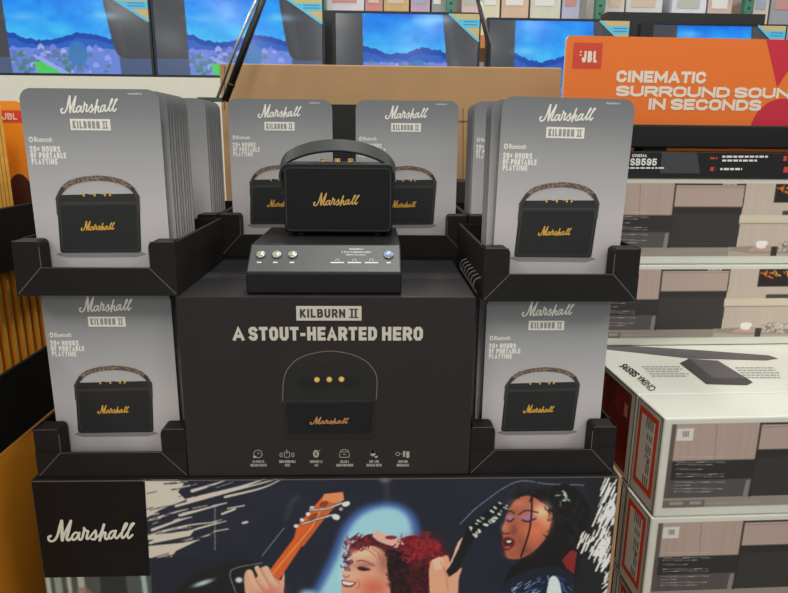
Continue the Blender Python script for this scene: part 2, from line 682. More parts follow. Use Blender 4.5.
# ------------------------------------------------------------------ product card
ucl = at(26, 180, 1.142).x
ucr = at(163, 180, 1.142).x
UL_X = (at(11, 238, Y0).x + at(174, 240, Y0).x) / 2
LL_X = (at(32, 425, Y0).x + at(185, 425, Y0).x) / 2
UR_X = (at(481, 246, Y0).x + at(643, 252, Y0).x) / 2
LR_X = (at(474, 420, Y0).x + at(615, 422, Y0).x) / 2
print('tray x', UL_X, LL_X, UR_X, LR_X, 'card', ucl, ucr, 'w', ucr - ucl,
      'tray w', at(174, 240, Y0).x - at(11, 238, Y0).x, at(185, 425, Y0).x - at(32, 425, Y0).x)
print('z base', at(325, 475, Y0).z, 'z upper', at(95, 292, Y0).z, 'kil', at(326, 297, Y0).z)

Y_CARD = Y0 + 0.042
CARD0 = (UL_X, Y_CARD, Z_UP + 0.005)


def make_card_meshes():
    body = MB()
    hw = CARD_W / 2
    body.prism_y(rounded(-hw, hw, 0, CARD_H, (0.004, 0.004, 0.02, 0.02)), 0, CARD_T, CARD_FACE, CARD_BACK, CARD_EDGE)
    P = local_front(matrix_of(CARD0), 0)
    fr = flat()
    # wordmark and badge
    lg = MB()
    x0, z0 = P(61, 113.5)
    x1, z1 = P(117.5, 96)
    lg.script(fr, x0, x1, z0, z1, CREAM, 0.0003, 1.05)
    bd = MB()
    x0, z0 = P(71, 130.2)
    x1, z1 = P(110, 119.2)
    bd.ink(fr, [(x0, z0), (x1, z0), (x1, z1), (x0, z1)], CREAM, 0.0003)
    h = z1 - z0
    w = x1 - x0
    bd.block(fr, 'KILBURN', x0 + w * 0.06, x0 + w * 0.73, z0 + h * 0.17, z1 - h * 0.17, BADGE_INK, 0.0006, .20, .16)
    roman_two(bd, fr, x0 + w * 0.79, x0 + w * 0.94, z0 + h * 0.17, z1 - h * 0.17, BADGE_INK, 0.0006)
    tx = MB()
    for s, a, b, c, d in (('20+ HOURS', 30, 60, 151.8, 146.2), ('OF PORTABLE', 31, 66, 158.2, 152.6), ('PLAYTIME', 32, 57.5, 164.4, 158.8)):
        x0, z0 = P(a, c)
        x1, z1 = P(b, d)
        tx.block(fr, s, x0, x1, z0, z1, CREAM, 0.0003, .21, .13)
    wm = MB()
    x0, z0 = P(34.5, 142)
    x1, z1 = P(52, 137)
    wm.text(fr, 'Bluetooth', x0, x1, z0, z1, CREAM, 0.0003, 0.02)
    cx, cz = P(31, 139.5)
    wm.ink(fr, circle(cx, cz, 0.0036, 14, 0.0050), CREAM, 0.0003)
    for q in (([(-.0016, -.0016), (.0016, .0014), (0, .0032), (0, -.0032), (.0016, -.0014), (-.0016, .0016)]),):
        wm.line(fr, [(cx + a, cz + b) for a, b in q], 0.0006, INK_DARK, 0.0006, False)
    x0, z0 = P(128, 94.6)
    x1, z1 = P(142, 93)
    ct = MB()
    ct.text(fr, 'KILBURN II', x0, x1, z0, z1, CREAM, 0.0003, 0.012)
    # product picture
    pc = MB()
    tl, tr, br, bl = P(56.5, 195), P(139.5, 193.5), P(141.5, 252.5), P(60.5, 253)
    sh = [P(56, 254.5), P(66, 257.5), P(136, 257.3), P(147, 254.2), P(140, 251), P(62, 251.5)]
    pc.ink(fr, sh, PIC_SHADOW, 0.0002)

    def quad(u, v):
        a = (tl[0] + (tr[0] - tl[0]) * u, tl[1] + (tr[1] - tl[1]) * u)
        b = (bl[0] + (br[0] - bl[0]) * u, bl[1] + (br[1] - bl[1]) * u)
        return (b[0] + (a[0] - b[0]) * v, b[1] + (a[1] - b[1]) * v)
    pc.ink(fr, [quad(*q) for q in rounded(0, 1, 0, 1, (0.05, 0.05, 0.05, 0.05))], PIC_BODY, 0.0004)
    pc.ink(fr, [quad(*q) for q in rounded(0.01, 0.99, 0.845, 0.87, (0.01,) * 4)], PIC_EDGE, 0.0006)
    pc.ink(fr, [quad(*q) for q in rounded(0.03, 0.97, 0.05, 0.83, (0.05, 0.05, 0.05, 0.05))], PIC_EDGE, 0.0006)
    pc.ink(fr, [quad(*q) for q in rounded(0.04, 0.96, 0.06, 0.82, (0.05, 0.05, 0.05, 0.05))], PIC_GRILLE, 0.0008)
    for u in (0.36, 0.5, 0.63):
        pc.ink(fr, [quad(*q) for q in rounded(u - 0.035, u + 0.035, 0.955, 1.01, (0.015,) * 4)], PIC_BODY, 0.0005)
    for u in (0.33, 0.46, 0.585, 0.645):
        pc.ink(fr, [quad(*q) for q in rounded(u - 0.012, u + 0.012, 0.965, 1.015, (0.01,) * 4)], GOLD_INK, 0.0007)
    arch = smooth_path([P(57.5, 199), P(63, 189), P(74, 181.5), P(97, 178), P(119, 181), P(132, 188.5), P(138, 198)], 6)
    n = len(arch)
    pc.line(fr, arch[5:n - 5], 0.0086, PIC_STRAP, 0.0009, False)
    pc.line(fr, arch[:7], 0.0068, PIC_STRAP_END, 0.001)
    pc.line(fr, arch[n - 7:], 0.0068, PIC_STRAP_END, 0.001)
    pc.line(fr, [P(57.5, 199), P(58.5, 214)], 0.005, PIC_STRAP_END, 0.001)
    pc.line(fr, [P(138.3, 198), P(139, 212)], 0.005, PIC_STRAP_END, 0.001)
    x0, z0 = P(81.5, 230.5)
    x1, z1 = P(115, 221)
    pc.script(fr, x0, x1, z0, z1, GOLD_INK, 0.0012, 1.2)
    return body, (('product_picture', pc), ('brand_wordmark', lg), ('model_badge', bd), ('feature_text', tx), ('wireless_mark', wm), ('corner_text', ct))


def roman_two(mb, fr, x0, x1, z0, z1, m, lift):
    w, h = x1 - x0, z1 - z0
    for z in (z0, z1 - h * 0.13):
        mb.ink(fr, [(x0, z), (x1, z), (x1, z + h * 0.13), (x0, z + h * 0.13)], m, lift)
    for a in (0.2, 0.62):
        mb.ink(fr, [(x0 + w * a, z0), (x0 + w * (a + 0.2), z0), (x0 + w * (a + 0.2), z1), (x0 + w * a, z1)], m, lift + 0.00005)


_body, _prints = make_card_meshes()
CARD_MESH = _body.build('product_card')
proto_card = CARD_MESH
proto_print = []
for nm, mb in _prints:
    proto_print.append(mb.build(nm, proto_card))
CARDS_USED = []


def card(x, y, z, label, group, printed=True, first=False):
    if first:
        o = proto_card
    else:
        o = proto_card.copy()
        COL.objects.link(o)
        if printed:
            for p in proto_print:
                q = p.copy()
                COL.objects.link(q)
                q.parent = o
    o.location = (x, y, z)
    return tag(o, label, 'product card', group)


# ------------------------------------------------------------------ trays
def make_tray(name, loc, label, group, w=TRAY_W, d=TRAY_D, h=TRAY_H, lip=LIP_H, post=0.046, m=BLACK):
    t = thing(name, loc, label, 'display tray', group)
    hw = w / 2
    th = 0.004
    b = MB()
    b.box(-hw + th, hw - th, th, d - th, 0, th, BLACK_IN)
    b.build('base_panel', t)
    b = MB()
    b.box(-hw + 0.001, hw - 0.001, d - th, d, 0, h - 0.002, m)
    b.build('back_panel', t)
    for s in (-1, 1):
        b = MB()
        xo = s * hw
        b.box(min(xo, xo - s * th), max(xo, xo - s * th), 0.0005, d - th, 0, h, m)
        b.line(lambda y, z, l: (xo + s * l, y, z), [(0.004, h - 0.0006), (d - 0.004, h - 0.0006)], 0.0012, FOLD, 0.0003, False)
        b.build('side_panel', t)
    for s in (-1, 1):
        b = MB()
        xa, xb = (-hw + 0.0005, -hw + post) if s < 0 else (hw - post, hw - 0.0005)
        r = (0, 0, 0.009, 0) if s < 0 else (0, 0, 0, 0.009)
        out = rounded(xa, xb, 0, h, r)
        b.prism_y(out, 0, 0.036, m)
        fr = flat(0)
        # worn light fold lines: top edge, rounded inner edge, diagonal crease
        top = [(x, z) for x, z in out if z > lip - 1e-4]
        if s < 0:
            top = sorted(top, key=lambda q: (q[0] - q[1]))
        else:
            top = sorted(top, key=lambda q: -(q[0] + q[1]))
        inner = xb if s < 0 else xa
        b.line(fr, [(inner, lip), ] + ([(x, z) for x, z in reversed(top)] if False else []) + [(inner, h - 0.009)], 0.0014, FOLD, 0.0004, False)
        b.line(fr, [(xa + 0.002, h - 0.0006), (xb - 0.002, h - 0.0006)] if s else [], 0.0012, FOLD, 0.0004, False)
        b.build('corner_post', t)
    b = MB()
    b.box(-hw + 0.0008, hw - 0.0008, -0.003, 0, 0, lip, m)
    fr = flat(-0.003)
    for s in (-1, 1):
        b.line(fr, [(s * (hw - post), lip - 0.001), (s * (hw - 0.003), 0.003)], 0.0016, FOLD, 0.0005, False)
    b.line(fr, [(-hw + post, lip - 0.0007), (hw - post, lip - 0.0007)], 0.0010, FOLD, 0.0004, False)
    b.build('front_lip', t)
    return t


TRAY_G = 'black corner-notched display trays'


def ordinal(k):
    return ('front', 'second', 'third', 'fourth', 'fifth', 'sixth', 'seventh', 'eighth', 'ninth', 'tenth')[k]


# lower trays
make_tray('display_tray', (LL_X, Y0, Z_BASE), 'black notched tray on the printed carton, left of the large black speaker carton', TRAY_G)
make_tray('display_tray', (LR_X, Y0, Z_BASE), 'black notched tray on the printed carton, right of the large black speaker carton', TRAY_G)
# upper trays
make_tray('display_tray', (UL_X, Y0, Z_UP), 'black notched tray in front at upper left holding a deep row of grey cards', TRAY_G)
UR_T = make_tray('display_tray', (UR_X, Y0 - .004, Z_UP - .0085), 'black notched tray in front at upper right beside the white soundbar cartons', TRAY_G)

ur_tray = [o for o in bpy.data.objects if o.get('label', '').startswith('black notched tray in front at upper right')][0]
b = MB()
for k in range(7):
    y = .015 + .03 * k
    b.tube(smooth_path([(-TRAY_W / 2 - .001, y, .040), (-TRAY_W / 2 - .010, y + .006, .034), (-TRAY_W / 2 - .012, y + .012, .020), (-TRAY_W / 2 - .004, y + .016, .006)], 3), .0016, CARD_EDGE, 6)
tag(b.build('scalloped_edge', ur_tray), 'light scalloped cardboard edge')
ZC = 0.005
card(UL_X, Y_CARD, Z_UP + ZC, 'grey speaker card at the front of the upper left tray, whole print showing', 'grey speaker cards', True, True)
for k in range(1, 9):
    card(UL_X + random.uniform(-.0006, .0006), Y_CARD + 0.026 + 0.0172 * k, Z_UP + ZC,
         f'grey card {ordinal(k)} from the front in the upper left tray, only its right edge showing', 'grey speaker cards', False)
UR_C = card(UR_X + 0.001, Y_CARD, Z_UP + ZC - .0058, 'grey speaker card at the front of the upper right tray before the orange sign', 'grey speaker cards')
UR_C.rotation_euler.y = .015
for k in range(1, 5):
    card(UR_X - .006 + random.uniform(-.0006, .0006), Y_CARD + 0.012 + 0.017 * k, Z_UP + ZC - .008,
         f'grey card {ordinal(k)} from the front in the upper right tray, only its left edge showing', 'grey speaker cards', False)
LCL = (at(46, 380, Y_CARD).x + at(173, 380, Y_CARD).x) / 2
LCR = (at(484, 380, Y_CARD).x + at(604, 380, Y_CARD).x) / 2
card(LL_X, Y_CARD, Z_BASE + ZC, 'grey speaker card in the lower left tray, under the upper left tray', 'grey speaker cards')
LR_C = card(LR_X + .005, Y_CARD, Z_BASE + ZC, 'grey speaker card in the lower right tray, under the upper right tray', 'grey speaker cards')
LR_C.scale.z = .974
for k in range(1, 6):
    for X, side in ((LL_X, 'left'), (LR_X, 'right')):
        c_ = card(X, Y_CARD + 0.05 * k, Z_BASE + ZC, f'grey card {ordinal(k)} from the front in the lower {side} tray', 'grey speaker cards', False)
        c_.scale.z = .974 if side == 'right' else 1

# rear trays, behind the front ones
Y_R = 1.455
Z_R = Z_UP + 0.007
ML_X = at(220, 230, Y_R).x + TRAY_W / 2
MR_X = at(467, 230, Y_R).x - TRAY_W / 2
print('mid trays', ML_X, MR_X, 'gap', MR_X - ML_X - TRAY_W)
RL_X = at(208, 150, Y_R + .04).x - CARD_W / 2
RR_X = at(479.5, 150, Y_R + .02).x + CARD_W / 2
print('rear', RL_X + TRAY_W / 2, ML_X - TRAY_W / 2, RR_X - TRAY_W / 2, MR_X + TRAY_W / 2)
RL_X = min(RL_X, ML_X - TRAY_W - 0.002)
RR_X = max(RR_X, MR_X + TRAY_W + 0.002)
make_tray('display_tray', (ML_X, Y_R, Z_R), 'black notched tray behind the demo speaker, left one of the middle pair', TRAY_G)
make_tray('display_tray', (MR_X, Y_R, Z_R), 'black notched tray behind the demo speaker, right one of the middle pair', TRAY_G)
make_tray('display_tray', (RL_X, Y_R, Z_R), 'black notched tray at the back directly behind the upper left front tray', TRAY_G)
make_tray('display_tray', (RR_X, Y_R, Z_R), 'black notched tray at the back directly behind the upper right front tray', TRAY_G)
card(ML_X, Y_R + .04, Z_R + ZC, 'grey speaker card standing behind the left half of the demo speaker', 'grey speaker cards')
card(MR_X, Y_R + .04, Z_R + ZC, 'grey speaker card standing behind the right half of the demo speaker', 'grey speaker cards')
for k in range(8):
    card(RL_X + random.uniform(-.0006, .0006), Y_R + 0.04 + 0.0195 * k, Z_R + ZC,
         f'grey card {ordinal(k)} in the back left tray, behind the upper left front cards', 'grey speaker cards', False)
for k in range(6):
    card(RR_X - .012 + random.uniform(-.0006, .0006), Y_R + 0.04 + 0.0195 * k, Z_R + ZC,
         f'grey card {ordinal(k)} in the back right tray, behind the upper right front cards', 'grey speaker cards', k == 0)

# ------------------------------------------------------------------ printed base carton with the concert photo
Yb = Y0 - 0.012
bl_, br_ = at(31, 478, Yb).x, at(619, 474, Yb).x
zt = Z_BASE - 0.0015
print('base carton', bl_, br_, at(31, 480, Yb).z, at(619, 474, Yb).z, 'bottom of frame z', at(394, 593, Yb).z)
base = thing('printed_carton', ((bl_ + br_) / 2, Yb, 0), 'large printed carton with a concert photo and black wordmark patch, carrying the display', 'display carton')
bw = (br_ - bl_) / 2
b = MB()
b.box(-bw, bw, 0, 0.745, 0.0, zt, mat('navy_card', (34, 36, 46), 0.55, noise=0.06), top=BLACK)
b.build('carton_body', base)
b = MB()
b.box(bw, bw + 0.006, -0.002, 0.5, 0.0, zt, KRAFT)
b.build('cut_side_edge', base)
b = MB()
b.line(flat(), [(-bw, zt - 0.0012), (-bw * .2, zt - 0.0016), (bw, zt - 0.0012)], 0.0022, FOLD, 0.0012, False)
b.build('worn_top_edge', base)
Q = local_front(matrix_of(((bl_ + br_) / 2, Yb, 0)), -0.0008)
U = abs(Q(400, 530)[0] - Q(401, 530)[0])    # one photo pixel on this face, in metres
ART_Z0 = 0.60
P = Picture(-bw, bw, ART_Z0, zt, U * 0.85, (24, 27, 39))
P.a += ((vnoise(P.X * 9, P.Z * 9, 3) - 0.5) * 10)[..., None]


def qs(*pts):
    return [Q(x, y) for x, y in pts]


def q_noise_strokes(cx, cy, rx, ry, n, cols, lo, hi, w, seed, curl=0.0, keep=None):
    r = random.Random(seed)
    for _ in range(n):
        a, d = r.uniform(0, 6.28), math.sqrt(r.random())
        x, y = cx + rx * d * math.cos(a), cy + ry * d * math.sin(a)
        if keep and not keep(x, y):
            continue
        L = r.uniform(lo, hi)
        th = r.uniform(0, 6.28)
        pts = []
        for k in range(5):
            pts.append((x, y))
            x += L / 4 * math.cos(th)
            y += L / 4 * math.sin(th)
            th += r.uniform(0.4, 1.0) * curl
        P.stroke(qs(*pts), w * U * r.uniform(.6, 1.3), r.choice(cols), r.uniform(.5, 1))


PALE = (172, 164, 152)
# dark guitar body shape and its glints behind the patch
P.curve(qs((165, 600), (190, 578), (220, 565), (250, 560), (262, 575), (262, 600)), (18, 20, 22))
P.glow(*Q(203, 583), U * 10, U * 2.4, (180, 205, 200), 0.8, 3, 0.35)
P.glow(*Q(239, 580), U * 3.4, U * 3, (200, 225, 220), 0.9, 4)
# pale dry-brush strokes
P.poly(qs((143, 478), (176, 478), (184, 484), (178, 492), (186, 500), (170, 506), (160, 510), (143, 520)), PALE)
P.poly(qs((146, 536), (200, 529), (222, 521), (196, 528), (190, 536), (150, 544)), PALE)
P.poly(qs((148, 546), (180, 543), (197, 541), (176, 551), (172, 557), (149, 558)), PALE)
for a in ([(176, 506), (220, 494), (262, 483), (283, 477)], [(188, 500), (240, 487), (270, 477)], [(225, 497), (262, 488), (282, 479)],
          [(192, 491), (212, 485), (226, 480)], [(146, 536), (186, 526), (216, 522)], [(150, 543), (190, 531), (226, 521)],
          [(150, 548), (180, 544), (199, 540)], [(222, 514), (235, 509)], [(150, 520), (176, 512), (188, 509)], [(243, 523), (247, 522)],
          [(180, 515), (200, 510), (226, 503)], [(152, 530), (180, 520), (192, 517)]):
    P.stroke(qs(*smooth_path(a, 6)), U * random.uniform(2.2, 4.2), PALE, 1.0, U * 0.9)
r_ = random.Random(5)
for _ in range(120):
    x, y = r_.uniform(143, 230), r_.uniform(477, 560)
    if r_.random() < (x - 143) / 110 or 498 < y < 505 and r_.random() < .6:
        continue
    L = r_.uniform(4, 18)
    dark = r_.random() < .55
    P.stroke(qs((x, y), (x + L, y - L * r_.uniform(.1, .4))), U * r_.uniform(.5, 1.6), (34, 37, 50) if dark else PALE, .9)
# thin crack lines in the print
for a in ([(284, 528), (262, 556)], [(300, 496), (292, 502), (286, 520)], [(215, 505), (215, 550)], [(236, 593), (230, 575), (236, 568), (262, 563)],
          [(385, 480), (387, 492), (386, 508)], [(460, 524), (480, 505), (516, 482), (548, 484), (584, 485)]):
    P.stroke(qs(*smooth_path(a, 6)), U * .8, (150, 150, 152), .8)
P.glow(*Q(385, 479), U * 5, U * 2, (190, 150, 110), .9, 4)
# stage light glow: an arch of pale light with a soft blue rim
P.curve(qs((300, 612), (318, 580), (331, 553), (342, 527), (359, 509), (385, 502), (405, 506), (418, 521), (420, 545), (410, 570), (380, 612)), (58, 88, 146), .9)
P.curve(qs((308, 612), (325, 582), (338, 556), (348, 531), (363, 514), (385, 507), (402, 511), (411, 524), (412, 545), (404, 566), (372, 612)), (134, 178, 196))
P.ellipse(*Q(308, 594), U * 9, U * 5, (120, 160, 190))
P.ellipse(*Q(352, 564), U * 7, U * 24, (158, 200, 212), .8, -.45)
gsl = P._win(Q(285, 550)[0], Q(440, 550)[0], ART_Z0, zt)
P.blur(5, gsl, 3)
# orange guitar neck and head
OR = (182, 80, 34)
P.poly(qs((264, 578), (294, 538), (297, 526), (310, 511), (325, 494), (342, 492), (344, 499), (331, 511), (318, 527), (305, 541), (279, 580)), OR)
P.poly(qs((296, 541), (309, 527), (320, 510), (326, 514), (316, 530), (303, 547)), (168, 76, 34))
P.poly(qs((324, 494), (343, 492), (344, 500), (336, 503), (322, 501)), (214, 120, 74))
P.stroke(qs((270, 577), (312, 527), (326, 500)), U * 1.4, (236, 140, 76), .8)
for (x, y) in ((312, 508), (308, 514), (302, 520), (296, 526)):
    P.ellipse(*Q(x, y), U * 2.2, U * 2, (205, 205, 200))
for a in ([(310, 510), (326, 509), (342, 503)], [(302, 524), (318, 519), (332, 515)]):
    P.stroke(qs(*a), U * 3, (70, 62, 58))
    P.stroke(qs(*a), U * 1.2, (196, 196, 190))
P.ellipse(*Q(346, 504), U * 4, U * 2.6, (214, 218, 214), 1, .3)
P.ellipse(*Q(336, 517), U * 4, U * 3, (214, 218, 214), 1, -.5)
P.ellipse(*Q(341, 509), U * 2, U * 2, (150, 140, 130))
P.ellipse(*Q(324, 504), U * 5, U * 3, (90, 44, 26), .8, .6)
P.ellipse(*Q(313, 517), U * 6, U * 3, (110, 50, 28), .8, .7)
# hand on the neck
SK = (184, 140, 116)
P.curve(qs((246, 600), (244, 580), (246, 571), (251, 570), (256, 578), (262, 567), (270, 570), (275, 578), (281, 580), (284, 572), (284, 588), (278, 602)), SK)
for a in ([(250, 572), (254, 582), (260, 590)], [(257, 568), (262, 578), (268, 588)], [(266, 568), (271, 577), (276, 584)]):
    P.stroke(qs(*smooth_path(a, 5)), U * 5.2, (196, 152, 128), 1)
    P.stroke(qs(*smooth_path([(x + 3, y) for x, y in a], 5)), U * 1.1, (150, 100, 84), .8)
P.glow(*Q(270, 592), U * 10, U * 6, (180, 92, 84), .7)
# first singer: hair behind, face, hair in front
DR = [(96, 20, 30), (120, 22, 32), (70, 16, 26), (140, 28, 38), (48, 14, 22), (104, 34, 42)]
P.curve(qs((347, 556), (350, 546), (360, 539), (370, 534), (384, 536), (396, 541), (408, 536), (424, 537), (440, 546), (450, 556), (446, 575), (440, 620), (380, 620), (388, 570), (372, 550), (356, 556)), (64, 15, 24))
P.curve(qs((388, 549), (400, 552), (408, 566), (410, 620), (384, 620), (387, 575)), (16, 10, 13))
P.glow(*Q(418, 545), U * 16, U * 8, (146, 24, 32), .85)
P.glow(*Q(428, 580), U * 14, U * 14, (40, 10, 16), .8)
fs = (188, 136, 112)
P.curve(qs((342, 620), (341.5, 588), (344, 582), (342.5, 576), (342.6, 571.5), (347, 566), (349, 560), (354, 552), (362, 546.5), (372, 546), (381, 549), (386, 556), (387, 568), (389, 580), (388, 620)), fs)
P.glow(*Q(362, 553), U * 11, U * 6, (214, 170, 146), .9)
P.glow(*Q(348, 572), U * 4, U * 5, (212, 166, 142), .8)
P.glow(*Q(356, 576), U * 5, U * 4, (206, 158, 134), .7)
P.glow(*Q(374, 588), U * 12, U * 9, (176, 80, 62), .85)
P.glow(*Q(384, 562), U * 5, U * 12, (122, 74, 60), .7)
P.glow(*Q(364, 565.5), U * 8, U * 3.4, (140, 84, 82), .7)
P.curve(qs((357, 567.5), (362, 566.5), (371, 569.6), (364, 571), (359, 570)), (52, 20, 30))
P.stroke(qs(*smooth_path([(357, 561.5), (363, 560.5), (374, 565.5)], 4)), U * 1.3, (84, 44, 38), .75)
P.stroke(qs((346, 564.5), (349, 562.6)), U * 1.6, (80, 40, 36), .7)
P.stroke(qs(*smooth_path([(343, 575.5), (346, 577.4), (349.5, 575)], 4)), U * 1.2, (128, 74, 60), .8)
P.curve(qs((341.5, 579.5), (348, 581), (356, 582.6), (351, 587), (343, 586)), (104, 32, 36))
P.curve(qs((342.5, 580.8), (348, 582), (354.5, 583), (350, 585.2), (343.5, 584)), (236, 228, 220))
P.stroke(qs(*smooth_path([(357, 579), (359.5, 584), (357, 589)], 4)), U * 1.0, (140, 80, 64), .6)
for a in ([(365, 549), (371, 552), (376, 557)], [(372, 548), (378, 553), (380, 560)], [(376, 547), (383, 552)]):
    P.stroke(qs(*smooth_path(a, 4)), U * 1.0, (130, 88, 74), .7)
P.curve(qs((372, 536), (377, 530.5), (387, 535), (398, 539), (404, 544), (397, 548), (388, 545), (378, 541)), (190, 150, 140))
P.ellipse(*Q(391, 537.5), U * 6, U * 2.2, (120, 24, 34))
q_noise_strokes(359, 543, 14, 7, 70, DR, 3, 7, 1.2, 3, 1.2)
q_noise_strokes(347, 560, 4, 12, 30, [(70, 24, 46), (48, 16, 32), (92, 30, 54)], 3, 6, 1.1, 9, 1.3)
q_noise_strokes(420, 550, 24, 14, 220, DR + [(150, 26, 34), (166, 30, 38)], 3, 9, 1.2, 4, 1.1)
q_noise_strokes(414, 584, 20, 20, 150, [(60, 14, 20), (36, 12, 16), (84, 20, 26), (24, 8, 12)], 3, 9, 1.2, 8, 1.2)
q_noise_strokes(396, 566, 9, 22, 80, [(18, 9, 12), (40, 14, 18), (10, 6, 8)], 3, 8, 1.4, 12, 1)
P.ellipse(*Q(389, 584.5), U * 2.8, U * 4, (150, 96, 78))
P.ellipse(*Q(390.2, 585), U * 1.5, U * 2.2, (70, 36, 32))
q_noise_strokes(393, 578, 4, 8, 16, [(18, 9, 12), (50, 16, 20)], 3, 7, 1.2, 14, 1)
# second hand on the black neck
P.curve(qs((430, 600), (429, 575), (431, 561), (440, 558), (448, 556), (452, 572), (458, 570), (462, 568), (459, 578), (455, 600)), (190, 138, 110))
P.curve(qs((432, 560), (441, 557), (444, 566), (436, 570)), (206, 160, 134))
P.stroke(qs((441, 562), (446, 574), (448, 590)), U * 1.2, (160, 100, 80), .8)
P.poly(qs((446, 571), (462, 538), (470, 530), (497, 505), (503, 509), (478, 530), (470, 545), (458, 571), (449, 577)), (16, 16, 18))
P.poly(qs((446, 571), (453, 556), (458, 542), (463, 537), (459, 548), (450, 566)), (196, 150, 126))
P.poly(qs((462, 539), (468, 527), (484, 513), (498, 502), (506, 506), (500, 514), (484, 528), (470, 545)), (12, 12, 14))
P.stroke(qs((452, 562), (456, 548), (462, 538)), U * 1.2, (176, 160, 146), .9)
r_ = random.Random(17)
for k in range(30):
    t = r_.random()
    x, y = 470 + 34 * t, 533 - 30 * t
    sgn = r_.choice((-1, 1, 1))
    x, y = x + sgn * r_.uniform(1.5, 4), y + sgn * r_.uniform(1.5, 3.5)
    a = r_.uniform(.2, 1.4)
    L = r_.uniform(1.5, 4)
    P.stroke(qs((x, y), (x + L * math.cos(a), y + L * math.sin(a))), U * r_.uniform(1, 2), r_.choice([(150, 172, 158), (184, 200, 188), (110, 130, 120), (196, 206, 198)]), .95)
# second singer
HB = (11, 11, 13)
P.curve(qs((508, 508), (516, 496), (530, 490), (548, 488), (566, 484), (580, 492), (590, 510), (588, 540), (580, 570), (590, 620), (500, 620), (508, 572), (520, 560), (545, 530), (540, 510), (526, 500)), HB)
FACE = (150, 82, 60)
P.curve(qs((509, 508), (516, 500), (524, 496), (533, 497), (545, 505), (552, 514), (551, 522), (548, 534), (541, 544), (534, 551), (522, 558), (511, 559), (506.5, 557), (505, 551), (504, 546), (502, 541), (503, 537), (501.5, 531), (504, 524), (505.5, 518)), FACE)
for (x, y, rx, ry, c, al) in ((542, 512, 8, 8, (222, 172, 140), .95), (546, 522, 5, 7, (206, 140, 106), .8), (535, 531, 9, 9, (188, 100, 66), .85), (519, 503, 7, 4, (172, 104, 78), .8),
                              (504.5, 527, 2.6, 4, (176, 108, 82), .8), (514, 530, 3, 6, (96, 48, 38), .7), (512, 554, 7, 3.4, (140, 76, 56), .8), (526, 551, 7, 5, (104, 54, 40), .7), (520, 541, 5, 6, (116, 60, 46), .6), (513, 513, 4, 3, (120, 64, 50), .6)):
    P.glow(*Q(x, y), U * rx, U * ry, c, al)
for cx_, w_e in ((528, 7.5), (510, 4)):
    P.glow(*Q(cx_, 517.2), U * w_e, U * 2.6, (136, 104, 146), .9, 3)
    P.stroke(qs(*smooth_path([(cx_ - w_e * .8, 520), (cx_, 521.6), (cx_ + w_e, 518.6)], 4)), U * 1.5, (20, 11, 14), .95)
P.stroke(qs(*smooth_path([(519, 514.5), (526, 510.5), (538, 512.5)], 4)), U * 1.5, (40, 20, 17), .85)
P.stroke(qs(*smooth_path([(507, 512.5), (511, 511), (514, 513.5)], 4)), U * 1.4, (40, 20, 17), .85)
P.stroke(qs(*smooth_path([(502, 532), (505, 534), (510, 533)], 4)), U * 1.6, (60, 28, 24), .85)
P.curve(qs((501.5, 540), (507, 536.6), (514, 539.5), (514.5, 545), (508, 550.5), (502.5, 548)), (92, 26, 30))
P.curve(qs((504, 541.5), (509, 540), (512.5, 542), (510, 544.5), (505.5, 545)), (26, 10, 12))
P.curve(qs((506, 541), (510, 540.4), (511.5, 542), (508, 543)), (206, 196, 186))
P.ellipse(*Q(507.5, 547.4), U * 3.2, U * 1.4, (150, 64, 62))
P.stroke(qs(*smooth_path([(532, 496), (531.5, 512), (529, 532), (521, 557)], 6)), U * 1.7, (12, 8, 8))
q_noise_strokes(568, 520, 15, 32, 110, [(10, 10, 12), (22, 20, 22), (32, 29, 30), (6, 6, 7)], 5, 14, 1.2, 21, .4)
q_noise_strokes(553, 508, 4, 12, 24, [(10, 10, 12), (18, 16, 17)], 4, 9, 1.2, 22, .4)
q_noise_strokes(533, 492.5, 20, 3, 30, [(10, 10, 12), (28, 25, 25)], 5, 12, 1.1, 23, .2)
q_noise_strokes(563, 497, 4, 6, 8, [(126, 166, 142), (100, 140, 120), (170, 190, 176)], 3, 6, 1.5, 25, .2)
P.poly(qs((562, 560), (571, 550), (577, 552), (574, 574), (566, 568)), (112, 28, 32))
P.curve(qs((484, 604), (506, 582), (530, 570), (556, 567), (574, 577), (582, 604)), (18, 22, 38))
r_ = random.Random(31)
for k in range(120):
    x = r_.uniform(492, 572)
    y = 602 - r_.uniform(2, 33) * (1 - abs(x - 545) / 62)
    a = math.radians(r_.uniform(130, 165)) if x < 545 else math.radians(r_.uniform(20, 80))
    L = r_.uniform(3, 10)
    P.stroke(qs((x, y), (x + L * math.cos(a), y + L * math.sin(a))), U * r_.uniform(.6, 1.4), r_.choice([(120, 156, 176), (168, 186, 190), (44, 76, 130), (14, 16, 28), (20, 24, 44), (60, 90, 140)]), .9)
P.curve(qs((546, 600), (549, 580), (555, 576), (560, 584), (561, 602)), (180, 196, 188))
# torn white flecks at the right edge
P.poly(qs((585, 478), (622, 476), (616, 600), (570, 600), (584, 545), (590, 510)), (20, 21, 22), .85)
r_ = random.Random(41)
for _ in range(150):
    if r_.random() < .45:
        x, y, L = r_.uniform(597, 617), r_.uniform(478, 520), r_.uniform(5, 13)
        if x < 596 + (520 - y) * .2:
            continue
    else:
        x, y, L = r_.uniform(580, 611), r_.uniform(528, 562), r_.uniform(4, 13)
        if y > 540 + (x - 580) * .9:
            continue
    P.stroke(qs((x, y), (x - L * .45, y + L)), U * r_.uniform(.8, 2.2), (214, 210, 198), .95)
for _ in range(40):
    y = r_.uniform(500, 600)
    P.stroke(qs((611 - r_.uniform(0, 6), y), (608 - r_.uniform(0, 8), y + 6)), U * 1.4, (214, 210, 198), .9)
